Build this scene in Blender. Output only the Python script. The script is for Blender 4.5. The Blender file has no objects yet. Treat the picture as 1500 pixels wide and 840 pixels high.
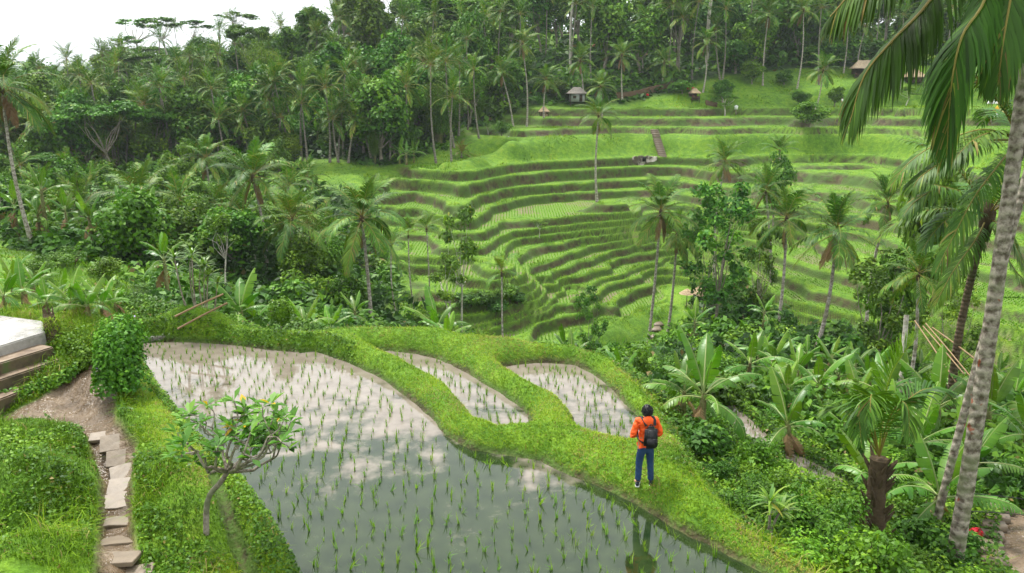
import bpy, math, random, bmesh
import numpy as np
from mathutils import Vector, Matrix, Euler
R = np.random.default_rng(7)
random.seed(7)
PI = math.pi
scn = bpy.context.scene
COL = scn.collection
# ------------------------------------------------------------------ camera
CAM_H, PITCH, F = 7.6, math.radians(14.0), 1500 * 28 / 36.0
SP, CP = math.sin(PITCH), math.cos(PITCH)
cd = bpy.data.cameras.new('camera'); cd.lens = 28; cd.sensor_width = 36; cd.sensor_fit = 'HORIZONTAL'
cd.clip_start = 0.1; cd.clip_end = 6000
cam = bpy.data.objects.new('camera', cd); COL.objects.link(cam)
cam.location = (0, 0, CAM_H); cam.rotation_euler = (PI / 2 - PITCH, 0, 0)
scn.camera = cam

def ray(u, v):
    x = (np.asarray(u, float) - 750) / F; y = (420 - np.asarray(v, float)) / F
    return x, CP + y * SP, -SP + y * CP
def PY(u, v, Y):
    """world point seen at photo pixel (u, v) at ground distance Y"""
    x, yy, z = ray(u, v); t = Y / yy
    return np.array([x * t, Y + 0 * t, CAM_H + z * t])
def PZ(u, v, z):
    """world point seen at photo pixel (u, v) on the level z"""
    x, yy, zz = ray(u, v); t = (z - CAM_H) / zz
    return np.array([x * t, yy * t, z + 0 * t])
def proj(x, y, z):
    dz = z - CAM_H
    d = y * CP - dz * SP; up = y * SP + dz * CP
    return 750 + F * x / d, 420 - F * up / d, d

# ------------------------------------------------------------------ numpy mesh building
class Geo:
    """collects vertices, faces (tri / quad) and a per-vertex 'tint'"""
    def __init__(s): s.v, s.q, s.t, s.c, s.n = [], [], [], [], 0
    def add(s, v, q=None, t=None, c=0.5):
        v = np.asarray(v, np.float32).reshape(-1, 3)
        if q is not None and len(q): s.q.append(np.asarray(q, np.int64).reshape(-1, 4) + s.n)
        if t is not None and len(t): s.t.append(np.asarray(t, np.int64).reshape(-1, 3) + s.n)
        c = np.broadcast_to(np.asarray(c, np.float32), (len(v),))
        s.v.append(v); s.c.append(c); s.n += len(v); return s
    def merge(s, g, M=None, dc=0.0, k=1.0):
        V, Q, T, C = g.arr()
        if M is not None:
            M = np.asarray(M); V = V @ M[:3, :3].T + M[:3, 3]
        return s.add(V, Q, T, C * k + dc)
    def arr(s):
        V = np.concatenate(s.v) if s.v else np.zeros((0, 3), np.float32)
        Q = np.concatenate(s.q) if s.q else np.zeros((0, 4), np.int64)
        T = np.concatenate(s.t) if s.t else np.zeros((0, 3), np.int64)
        C = np.concatenate(s.c) if s.c else np.zeros(0, np.float32)
        s.v, s.q, s.t, s.c = [V], [Q], [T], [C]
        return V, Q, T, C
    def mesh(s, name, mats=None, smooth=False, attrs=None, matidx=None):
        V, Q, T, C = s.arr()
        me = bpy.data.meshes.new(name)
        nq, nt = len(Q), len(T)
        me.vertices.add(len(V)); me.vertices.foreach_set('co', V.astype(np.float32).ravel())
        me.loops.add(nq * 4 + nt * 3)
        me.loops.foreach_set('vertex_index', np.concatenate([Q.ravel(), T.ravel()]).astype(np.int32))
        me.polygons.add(nq + nt)
        st = np.concatenate([np.arange(nq) * 4, nq * 4 + np.arange(nt) * 3]).astype(np.int32)
        me.polygons.foreach_set('loop_start', st)
        if smooth: me.polygons.foreach_set('use_smooth', np.ones(nq + nt, bool))
        if matidx is not None: me.polygons.foreach_set('material_index', np.asarray(matidx, np.int32))
        a = me.attributes.new('tint', 'FLOAT', 'POINT'); a.data.foreach_set('value', C.astype(np.float32))
        for k, x in (attrs or {}).items():
            a = me.attributes.new(k, 'FLOAT', 'POINT'); a.data.foreach_set('value', np.asarray(x, np.float32))
        for m in (mats if isinstance(mats, (list, tuple)) else [mats]):
            if m is not None: me.materials.append(m)
        me.update(calc_edges=True)
        return me

def link(name, me, parent=None, loc=None, rot=None, scale=None):
    o = bpy.data.objects.new(name, me); COL.objects.link(o)
    if parent is not None: o.parent = parent
    if loc is not None: o.location = loc
    if rot is not None: o.rotation_euler = rot
    if scale is not None: o.scale = (scale,) * 3 if np.isscalar(scale) else scale
    return o
def tag(o, label, cat, group=None, kind=None):
    o['label'] = label; o['category'] = cat
    if group: o['group'] = group
    if kind: o['kind'] = kind
    return o
def struct(o): o['kind'] = 'structure'; return o
def stuff(o, label, cat): o['kind'] = 'stuff'; o['label'] = label; o['category'] = cat; return o
def empty(name, loc, rz=0.0):
    o = bpy.data.objects.new(name, None); COL.objects.link(o); o.location = loc; o.rotation_euler = (0, 0, rz)
    o.empty_display_size = 0.3; return o

def tube(g, pts, rad, n=6, c=0.5, cap=True):
    """tapered tube along a polyline"""
    pts = np.asarray(pts, float); rad = np.broadcast_to(np.asarray(rad, float), (len(pts),))
    tg = np.gradient(pts, axis=0); tg /= np.linalg.norm(tg, axis=1)[:, None] + 1e-9
    ref = np.array([1.0, 0, 0]) if abs(tg[:, 0]).mean() < 0.8 else np.array([0, 0, 1.0])
    a = np.cross(tg, ref); a /= np.linalg.norm(a, axis=1)[:, None] + 1e-9
    b = np.cross(tg, a)
    th = np.arange(n) / n * 2 * PI
    ring = pts[:, None] + rad[:, None, None] * (np.cos(th)[None, :, None] * a[:, None] + np.sin(th)[None, :, None] * b[:, None])
    m = len(pts); i = np.arange(m - 1)[:, None] * n; j = np.arange(n)[None]; j2 = (j + 1) % n
    q = np.stack([i + j, i + j2, i + n + j2, i + n + j], -1).reshape(-1, 4)
    cc = np.repeat(np.broadcast_to(np.asarray(c, float), (m,)), n)
    g.add(ring.reshape(-1, 3), q, None, cc)
    if cap:
        for k, s in ((0, 1), (m - 1, -1)):
            v = np.vstack([ring[k], pts[k][None]]); t = [[x, (x + 1) % n, n][::s] for x in range(n)]
            g.add(v, None, t, cc[k * n])
    return g
def box(g, c, s, rz=0.0, col=0.5, rx=0.0):
    x, y, z = np.array(s) / 2
    v = np.array([[-x, -y, -z], [x, -y, -z], [x, y, -z], [-x, y, -z], [-x, -y, z], [x, -y, z], [x, y, z], [-x, y, z]])
    M = np.array((Matrix.Rotation(rz, 3, 'Z') @ Matrix.Rotation(rx, 3, 'X')))
    g.add(v @ M.T + np.array(c), [[0, 3, 2, 1], [4, 5, 6, 7], [0, 1, 5, 4], [1, 2, 6, 5], [2, 3, 7, 6], [3, 0, 4, 7]], None, col)
    return g
def spline(pts, n):
    """Catmull-Rom through pts, n samples"""
    p = np.asarray(pts, float); k = len(p)
    if k == 2: return p[0] + (p[1] - p[0]) * np.linspace(0, 1, n)[:, None]
    p = np.vstack([2 * p[0] - p[1], p, 2 * p[-1] - p[-2]])
    t = np.linspace(0, k - 1 - 1e-6, n); i = t.astype(int); f = (t - i)[:, None]
    a, b, c, d = p[i], p[i + 1], p[i + 2], p[i + 3]
    return 0.5 * (2 * b + (c - a) * f + (2 * a - 5 * b + 4 * c - d) * f ** 2 + (3 * b - a - 3 * c + d) * f ** 3)

# value noise on arrays
_pt = R.random((256, 256)).astype(np.float32)
def vnoise(x, y, s=1.0, o=0):
    x = np.asarray(x, float) / s + 37.3 * o + 1000; y = np.asarray(y, float) / s + 91.7 * o + 1000
    i = np.floor(x).astype(int); j = np.floor(y).astype(int); fx = x - i; fy = y - j
    fx = fx * fx * (3 - 2 * fx); fy = fy * fy * (3 - 2 * fy)
    a = _pt[i % 256, j % 256]; b = _pt[(i + 1) % 256, j % 256]; c = _pt[i % 256, (j + 1) % 256]; d = _pt[(i + 1) % 256, (j + 1) % 256]
    return (a * (1 - fx) + b * fx) * (1 - fy) + (c * (1 - fx) + d * fx) * fy
def fbm(x, y, s=1.0, o=0, n=3):
    r = 0; w = 1; tot = 0
    for k in range(n): r = r + w * vnoise(x, y, s / 2 ** k, o + k); tot += w; w *= 0.5
    return r / tot
def sstep(a, b, x):
    t = np.clip((x - a) / (b - a), 0, 1); return t * t * (3 - 2 * t)
def inpoly(px, py, poly):
    px = np.asarray(px); py = np.asarray(py); r = np.zeros(px.shape, bool); n = len(poly); j = n - 1
    for i in range(n):
        xi, yi = poly[i][:2]; xj, yj = poly[j][:2]
        c = ((yi > py) != (yj > py)) & (px < (xj - xi) * (py - yi) / (yj - yi + 1e-12) + xi)
        r ^= c; j = i
    return r
def dline(px, py, line, closed=False):
    """distance of points to a polyline, and the parameter along it"""
    d = np.full(np.shape(px), 1e9); L = list(line) + ([line[0]] if closed else [])
    for a, b in zip(L[:-1], L[1:]):
        ax, ay = a[:2]; bx, by = b[:2]; dx, dy = bx - ax, by - ay; ll = dx * dx + dy * dy + 1e-12
        t = np.clip(((px - ax) * dx + (py - ay) * dy) / ll, 0, 1)
        d = np.minimum(d, np.hypot(px - ax - t * dx, py - ay - t * dy))
    return d
def sd(px, py, poly):
    d = dline(px, py, poly, True); return np.where(inpoly(px, py, poly), -d, d)

# ------------------------------------------------------------------ terrain: terrace rims traced from the photograph, each on its own level
RIMS = [
 (4.0, [(1265,159.5),(1320,160),(1380,159.5),(1430,159),(1500,159)]),
 (2.6, [(1180,172.5),(1240,171.5),(1300,171.5),(1360,172),(1440,173)]), (2.2, [(1140,176)]), (1.7, [(1060,183)]), (1.4, [(1010,186)]), (1.3, [(960,188)]),
 (0.9, [(750,196),(800,194),(860,191.5),(910,190)]),
 (1.2, [(1180,189),(1240,188),(1300,188),(1350,192),(1400,195),(1470,200)]), (0.8, [(1040,194),(1100,192)]), (0.3, [(956,198),(988,197)]),
 (0.0, [(749,208),(800,205),(860,203),(912,200)]),
 (-1.2, [(646,231),(662,229),(690,230),(715,227),(733,222),(745,217)]),
 (-4.0, [(598,265),(640,267),(672,271),(684,272),(710,266),(750,257),(800,252),(860,249),(936,245),(984,244)]), (-2.8, [(1060,233),(1100,229),(1200,227.5),(1280,228.5),(1320,234),(1400,246)]),
 (-5.4, [(560,281),(610,283),(640,288),(664,299),(680,299),(700,288),(730,280),(770,275),(820,272),(860,269),(900,265),(950,262)]), (-4.0, [(1060,253),(1100,251.5),(1200,251.5),(1248,253),(1280,258),(1300,264),(1380,280)]),
 (-6.5, [(560,303),(588,307),(620,309),(636,315),(650,321),(672,324),(700,317),(715,303),(740,297),(780,289),(840,283),(914,279),(960,277)]), (-5.4, [(1060,275),(1150,275),(1270,285)]),
 (-7.5, [(560,318),(600,321),(628,327),(646,334),(680,341),(712,341),(722,334),(735,326),(760,320),(788,323),(840,318),(872,316),(930,312)]), (-6.5, [(1050,302),(1150,305),(1250,318)]),
 (-8.3, [(575,338),(605,343),(632,349),(656,360),(684,366),(704,363),(728,351),(745,344),(770,339),(820,333),(866,328),(930,322)]), (-7.5, [(1060,318),(1150,322),(1300,350)]),
 (-9.0, [(560,362),(580,368),(608,378),(640,379),(684,377),(700,385),(714,389),(730,386),(734,374),(741,362),(752,354),(770,350),(820,343),(872,338),(930,332),(1010,326)]),
 (-9.7, [(570,388),(596,389),(630,391),(665,400),(690,410),(720,415),(745,411),(766,404),(769,398),(760,391),(755,382),(760,374),(780,365),(820,357),(860,349),(934,341),(1000,336)]),
 (-10.5, [(570,402),(592,408),(632,414),(640,428),(676,432),(706,428),(745,424),(775,418),(781,408),(776,399),(778,392),(790,387),(820,378),(866,362),(930,351),(1000,344)]),
 (-11.2, [(784,412),(800,407),(810,400),(836,391),(846,384),(888,374),(932,361),(990,354)]),
 (-11.9, [(798,417),(818,415),(830,408),(860,401),(888,393),(892,386),(908,380),(956,372),(1000,366)]),
 (-12.6, [(846,438),(862,426),(880,410),(916,402),(940,393),(960,388),(1000,390),(1040,392)]),
 (-13.0, [(640,492),(700,486),(740,477),(780,463),(810,450),(826,439),(830,428)]),
 (-13.7, [(860,460),(878,448),(900,440),(932,426),(960,416),(1000,408),(1040,404)]),
 (-14.6, [(898,477),(904,468),(930,459),(952,452),(990,440),(1030,434)]),
 (-9.7, [(1110,382),(1154,405),(1190,418),(1222,429),(1264,441),(1350,468),(1440,492),(1500,506)]),
 (-10.5, [(1108,404),(1130,424),(1160,442),(1206,452),(1250,463),(1290,475),(1338,487),(1420,507),(1500,527)]),
 (-11.9, [(1150,470),(1200,490),(1300,520),(1400,550),(1500,580)]),
]
LEV = np.array([-14.6, -13.7, -13.0, -12.6, -11.9, -11.2, -10.5, -9.7, -9.0, -8.3, -7.5, -6.5, -5.4, -4.0, -2.8, 0.2, 1.2, 2.6, 4.0])
CPTS = []
for z, L in RIMS:
    p = np.array(L, float)
    for a, b in zip(p[:-1], p[1:]) if len(p) > 1 else []:
        n = 2 if np.hypot(*(b - a)) > 45 else 1
        for k in range(n): CPTS.append(PZ(*(a + (b - a) * k / n), z))
    CPTS.append(PZ(*p[-1], z))
# other ground points (u, v, distance)
for u, v, Y in [
  # far valley and ridges
  (60,126,900),(-60,138,850),(150,116,700),(0,175,420),(100,190,300),(100,150,550),(180,140,320),(-150,160,650),(-150,230,220),
  (220,125,185),(330,92,188),(450,62,192),(520,60,190),(600,58,185),(700,50,195),(780,60,190),(870,62,190),(940,58,195),(1020,60,200),(1100,70,195),(1200,62,200),(1350,60,195),(1500,60,190),
  (300,165,150),(400,205,128),(350,190,140),(250,210,150),(170,230,140),(90,250,120),(500,235,113),(450,170,150),(520,140,152),(600,150,150),(600,215,126),(550,255,108),(680,180,138),(700,130,155),(650,200,128),
  (745,180,142),(800,155,146),(880,152,147),(950,150,148),(1000,142,150),(1050,135,152),(1100,120,158),(1170,118,160),(1230,108,165),(1300,108,165),(1350,103,168),(1420,150,142),(1480,140,150),
  (600,250,106),(632,245,108),(560,262,101),(520,258,104),(1280,140,152),(1180,150,152),(1060,160,150),
  (0,290,95),(100,300,90),(200,320,85),(300,330,88),(400,330,80),(500,330,82),(0,350,58),(450,290,100),(520,420,62),(600,455,62),(560,480,55),
  (-120,300,70),(-120,360,45),
  # left shoulder
  (0,372,33),(60,385,32),(130,392,30),(200,440,26),(230,468,24.5),(300,470,24),(0,440,25),(150,430,28),
  # stream gorge
  (880,520,70),(900,500,75),(940,527,71),(955,532,70),(965,480,78),(700,500,66),(760,500,66),(820,505,66),(985,440,88),(1005,400,94),(1010,392,95),
  (1050,440,75),(1080,480,62),(1000,530,60),(1100,505,50),(1150,500,50),(1200,540,44),(1300,560,40),(1400,600,36),(1500,620,34),
]:
    CPTS.append(PY(u, v, Y))
# near points, straight in metres (x, y, z)
NEARP = []
for y in (9.0, 11.5, 14, 16.5, 19, 21.5):
    for x in (-8, -5, -2, 1.5, 4.0):
        if x < 4 - max(0, (y - 14)) * 0.0: NEARP.append((x, y, 0.0))
for u, v, z in [(300,496,.1),(400,505,.05),(480,505,.05),(560,500,.05),(640,503,.05),(720,518,.05),(800,520,.05),(860,526,.05),(900,552,.05),(940,600,.0),(990,650,-.1),(1000,700,.0),(1080,790,.0),(1150,830,.0),
                (170,640,.45),(130,700,.55),(170,760,.5),(240,700,.4),(260,800,.35),(60,700,1.0),(20,800,1.3),(100,800,.9),(30,650,.8),(60,590,.5),(150,570,.4),(240,620,.3),(280,700,.3),(310,780,.25),(230,560,.3),
                (120,500,1.0),(30,480,1.5),(100,470,1.2),(180,480,.6),(230,490,.35)]:
    NEARP.append(tuple(PZ(u, v, z)))
# drop behind the back bund, and the slope down on the person's side
for u, v, Y, z in [(300,0,26.5,-.2),(420,0,25.5,-.9),(520,0,25.5,-1.1),(640,0,26,-1.4),(760,0,25,-1.4),(880,0,24,-1.5),(300,0,31,-1.8),(420,0,30,-2.8),(560,0,30,-3.4),(700,0,30,-3.8),(840,0,29,-4.0),
                   (300,0,40,-4.5),(450,0,40,-5.6),(600,0,40,-7.0),(760,0,40,-7.6),(900,0,38,-7.2),(700,0,52,-11.5),(860,0,52,-11.8)]:
    x = (u - 750) / F * Y * 1.05; NEARP.append((x, Y, z))
for u, v, z in [(960,580,-.9),(1000,610,-1.3),(1030,650,-1.5),(1060,700,-1.2),(1110,760,-.9),(1180,800,-.9),(1240,790,-1.5),(1300,770,-1.9),(1400,800,-1.9),(1480,790,-1.6),(1460,740,-2.0),
                (1060,605,-2.5),(1090,635,-2.5),(1120,660,-2.5),(1200,690,-2.5),(1240,712,-2.5),(1300,690,-2.7),(1380,680,-2.9),(1490,660,-3.0),(1200,640,-3.6),(1280,620,-3.9),(1400,620,-4.2),(1100,580,-3.8),(1030,560,-3.6),(1150,560,-5.0)]:
    NEARP.append(tuple(PZ(u, v, z)))
NEARP += [(-14, 9, 1.9), (-14, 13, 1.5), (-15, 18, 1.5), (-18, 24, 1.6), (-9, 4, 1.6), (0, 3, 0), (9, 4, -1.2), (13, 10, -1.6), (16, 16, -2.8), (22, 24, -4.5), (30, 34, -7)]
# outskirts so the sheet runs on to the horizon
for x, y, z in [(-700,300,10),(-900,900,40),(-300,1200,45),(300,1200,50),(900,900,50),(700,300,22),(-600,700,44),(200,600,35),(350,300,24),(250,170,14),(170,120,2),(110,70,-6),(-200,120,-4),(-250,250,2),(-120,20,4),(60,10,-4),(0,-30,2),(-60,-30,6),(60,-30,2),(120,-20,0)]:
    NEARP.append((x, y, z))
CTRL = np.vstack([np.array(CPTS), np.array(NEARP)]).astype(float)
def _phi(d2): return np.sqrt(d2 + .6)
_n = len(CTRL)
_d2 = ((CTRL[:, None, :2] - CTRL[None, :, :2]) ** 2).sum(-1)
_dist = np.hypot(CTRL[:, 0], CTRL[:, 1])
_A = np.zeros((_n + 1, _n + 1)); _A[:_n, :_n] = _phi(_d2) - np.eye(_n) * 0.03; _A[:_n, _n] = 1; _A[_n, :_n] = 1
_W = np.linalg.solve(_A, np.append(CTRL[:, 2], 0))
def HB(x, y, grad=False):
    """smooth base height (and its steepness)"""
    x = np.asarray(x, float); y = np.asarray(y, float); sh = x.shape; x = x.ravel().astype(np.float32); y = y.ravel().astype(np.float32)
    out = np.empty(len(x), np.float32); gr = np.empty(len(x) if grad else 0, np.float32); c = CTRL.astype(np.float32); w = _W[:_n].astype(np.float32); k = np.stack([w, w * c[:, 0], w * c[:, 1]], 1)
    for i in range(0, len(x), 40000):
        s = slice(i, i + 40000); r = np.sqrt((x[s, None] - c[None, :, 0]) ** 2 + (y[s, None] - c[None, :, 1]) ** 2 + .6)
        out[s] = r @ w + np.float32(_W[_n])
        if grad: q = (1 / r) @ k; gr[s] = np.hypot(x[s] * q[:, 0] - q[:, 1], y[s] * q[:, 0] - q[:, 2])
    return (out.reshape(sh).astype(float), gr.astype(float)) if grad else out.reshape(sh).astype(float)
# the terraced part of the far slope, outlined in the photograph
TERR = [PY(u, v, Y)[:2] for u, v, Y in [(560,500,58),(600,440,68),(575,390,75),(560,330,88),(545,300,97),(545,268,104),(600,240,112),(655,226,118),(700,208,134),(745,192,146),(860,186,148),(960,183,148),(1060,177,150),(1160,168,152),(1260,156,156),(1380,155,158),(1500,155,158),
        (1700,165,140),(1750,300,90),(1700,560,48),(1500,590,47),(1330,540,54),(1200,500,60),(1110,440,68),(1085,400,78),(1050,410,88),(1040,440,80),(960,462,78),(900,492,72),(840,490,70),(740,505,62),(650,510,60)]]
def terraces(x, y, h):
    """steps the smooth slope at the traced levels; returns height, tread fraction"""
    wob = (fbm(x, y, 8, 3) - .5) * .34 + (fbm(x, y, 2.6, 5) - .5) * .24
    hh = h + wob * 0.8
    i = np.clip(np.searchsorted(LEV, hh) - 1, 0, len(LEV) - 2)
    lo, hi = LEV[i], LEV[i + 1]; t = np.clip((hh - lo) / (hi - lo), -.5, 1.5)
    big = (hi - lo) > 2.3
    t0 = np.where(big, .35, .74 + .26 * (fbm(x, y, 4.0, 9) - .5))
    t1 = np.where(big, .98, np.minimum(t0 + .17, .97))
    z = lo + (hi - lo) * sstep(t0, t1, t) + .22 * sstep(.0, .03, t) * (1 - sstep(.10, .18, t)) + .16 * sstep(.90, .97, t)
    return z, t, t0, t1, big
# ------------------------------------------------------------------ near features (photo outlines dropped on their levels)
def pz(L, z=0.0): return [tuple(PZ(u, v, z)[:2]) for u, v in L]
PAD1 = pz([(205,503),(270,502),(330,506),(400,514),(440,518),(460,516),(500,530),(550,552),(590,579),(625,609),(650,640),(690,662),(740,669),(790,676),(830,696),(870,712),(920,735),(960,760),(1010,790),(1060,815),(1110,840),(1180,880),(1180,1000),(470,1000),(450,870),(438,835),(425,803),(405,772),(380,742),(350,704),(320,678),(290,640),(262,600),(235,565),(213,530)])
PAD2 = pz([(545,515),(575,516),(610,520),(645,528),(682,547),(720,572),(750,592),(770,610),(776,628),(765,634),(735,637),(702,625),(688,602),(668,580),(640,562),(600,541)])
PAD3 = pz([(735,539),(760,535),(800,533),(840,536),(866,548),(885,563),(905,585),(930,610),(948,632),(955,655),(930,664),(895,655),(865,642),(848,630),(843,612),(828,594),(790,575),(755,554)])
PADS = [PAD1, PAD2, PAD3]
# little paddies further down on the right
PADR = [(-2.6, pz([(1052,592),(1075,590),(1100,612),(1122,632),(1138,652),(1120,660),(1095,648),(1070,622)], -2.5)),
        (-2.65, pz([(1150,655),(1180,668),(1215,685),(1250,708),(1240,722),(1205,718),(1172,705),(1150,684)], -2.55))]
OUTER = pz([(205,488),(270,482),(330,484),(400,494),(450,498),(520,492),(640,498),(700,510),(760,514),(840,516),(890,535),(925,565),(955,600),(985,650),(1000,690),(1040,740),(1090,790),(1150,830),(1220,880)], .2)
PATH = pz([(0,596),(60,580),(128,552),(165,552),(172,572),(170,600),(172,636),(205,658),(206,690),(194,720),(194,760),(202,800),(210,845),(215,900),(140,900),(144,845),(143,780),(148,720),(148,690),(128,645),(100,628),(60,616),(0,618),(-60,625),(-60,605)], .5)
PATH2 = pz([(1490,738),(1474,762),(1462,800),(1470,850),(1490,900),(1600,900),(1600,740)], -1.8)
NOSE = pz([(715,428),(748,420),(768,416),(782,426),(796,436),(770,452),(730,464),(700,466)], -11.8)
DITCH = pz([(312,715),(322,745),(335,780),(352,815),(366,850),(380,880)], .1)
STRIP = pz([(330,690),(350,725),(375,765),(395,800),(412,840),(425,880)], .15)
PLAT = pz([(-60,468),(0,462),(62,470),(66,487),(0,507),(-60,522)], 1.5)
STEPS = pz([(-60,640),(-60,520),(0,505),(70,489),(112,530),(95,560),(0,596)], 1.0)
MOUND = pz([(60,700)], 1.0)[0]
NB = (-15.0, 14.0, 6.0, 27.0)          # the finely meshed foreground
def near_mask(x, y): return (x > NB[0]) & (x < NB[1]) & (y > NB[2]) & (y < NB[3])
PADBOX = [(min(p[0] for p in P) - 2, max(p[0] for p in P) + 2, min(p[1] for p in P) - 2, max(p[1] for p in P) + 2) for P in PADS]
def Z(x, y, info=None):
    """height of the ground; info (dict) receives surface masks"""
    x = np.asarray(x, float); y = np.asarray(y, float)
    sh = x.shape; x = x.ravel(); y = y.ravel()
    h = HB(x, y)
    z = h + (fbm(x, y, 4, 1) - .5) * .35
    soil = np.zeros_like(z); tread = np.zeros_like(z); rim = np.zeros_like(z); terr = np.zeros_like(z); path = np.zeros_like(z); wet = np.zeros_like(z); bund = np.zeros_like(z)
    b = (x > -45) & (x < 140) & (y > 40) & (y < 215)
    k = np.nonzero(b)[0]
    if len(k):
        d = sd(x[k], y[k], TERR); w = sstep(2.0, -2.0, d); kk = k[w > 0]; w = w[w > 0]
        if len(kk):
            zt, t, t0, t1, big = terraces(x[kk], y[kk], h[kk]); st = 1.0; pass
            z[kk] = z[kk] * (1 - w) + zt * w; terr[kk] = w
            ris = sstep(t0 - .03, t0 + .05, t) * (1 - sstep(t1 - .06, t1 + .02, t))
            soil[kk] = st * w * ris * np.where(big, sstep(.35, .2, t) , 1.0)
            rim[kk] = st * w * np.where(big, 0, (1 - sstep(.12, .17, t)) + sstep(t1 - .04, t1, t))
            tread[kk] = st * w * np.where(big, 1, 1) * sstep(.14, .2, t) * (1 - sstep(t0 - .06, t0, t)) * np.where(big, 0, 1)
    k = np.nonzero(near_mask(x, y))[0]
    if len(k):
        xx, yy = x[k], y[k]
        wob = (fbm(xx, yy, .9, 11) - .5) * .22 + (fbm(xx, yy, .25, 12) - .5) * .08
        dp = np.full(len(k), 1e9)
        for P in PADS: dp = np.minimum(dp, sd(xx, yy, P))
        dp = dp + wob * .6
        up = sstep(-.02, .05, dp)
        lum = (fbm(xx, yy, .5, 20) - .5) * .10
        # bund shoulders: rise away from the water
        din = sd(xx, yy, OUTER + [(NB[1], 5), (-30, 5), (-30, OUTER[0][1])])
        near = sstep(.35, -.1, din)
        ridge = (.30 * (1 - np.exp(-(np.maximum(dp, 0) / .20) ** 2)) + .24 * (1 - np.exp(-(np.maximum(dp, 0) / .55) ** 2))) * near * sstep(2.4, 1.2, dp)
        zz = h[k] * sstep(0.05, .9, dp) + (fbm(xx, yy, 1.6, 21) - .5) * .18 * sstep(.2, 1.0, dp) + ridge + lum * up
        zz = np.where(dp < .05, -.14 + up * (.14 + zz), zz)
        for lv, P in PADR:
            d2 = sd(xx, yy, P) + wob * .3; f = sstep(.45, 0.0, d2); zz = zz * (1 - f) + (lv - .1 * sstep(.03, -.05, d2) + .12 * sstep(0, .15, d2)) * f
            wet[k] = np.maximum(wet[k], sstep(.03, -.03, d2))
        ds = dline(xx, yy, STRIP); zz = zz + .22 * np.exp(-(ds / .3) ** 2) * up
        dd = dline(xx, yy, DITCH); zz = zz - .33 * np.exp(-(dd / .16) ** 2)
        pd = sd(xx, yy, PATH) + wob * .5; pm = sstep(.08, -.08, pd); zz = zz - .10 * pm
        zz = zz - .12 * sstep(.2, -.2, sd(xx, yy, STEPS)) * 0
        bump = np.hypot((xx - MOUND[0]) / 2.3, (yy - MOUND[1]) / 3.0); zz = zz + .35 * np.exp(-bump ** 2 * 1.4) * (1 - pm)
        fl = sstep(.25, -.1, sd(xx, yy, STEPS)); zz = zz * (1 - fl) + np.minimum(zz, .22 + (yy - 17.0) * .34) * fl
        fl = sstep(.5, -.1, sd(xx, yy, PLAT)); zz = zz * (1 - fl) + np.minimum(zz, 1.3) * fl
        e = np.minimum.reduce([xx - NB[0], NB[1] - xx, yy - NB[2], NB[3] - yy]); f = sstep(0, 1.5, e)
        z[k] = z[k] * (1 - f) + zz * f
        path[k] = np.maximum(pm, sstep(.06, -.06, sd(xx, yy, PATH2) + wob * .4)); wet[k] = np.maximum(wet[k], 1 - up)
        soil[k] = np.maximum(soil[k], np.maximum(sstep(.24, .1, dd) * .9, (1 - sstep(.07, .19, dp)) * up))
        bund[k] = near * sstep(1.6, .8, dp)
    if info is not None:
        info.update({a: v.reshape(sh) for a, v in dict(soil=soil, rim=rim, tread=tread, terr=terr, path=path, wet=wet, bund=bund).items()})
    return z.reshape(sh)
def Z1(x, y): return float(Z(np.array([x]), np.array([y]))[0])

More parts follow.
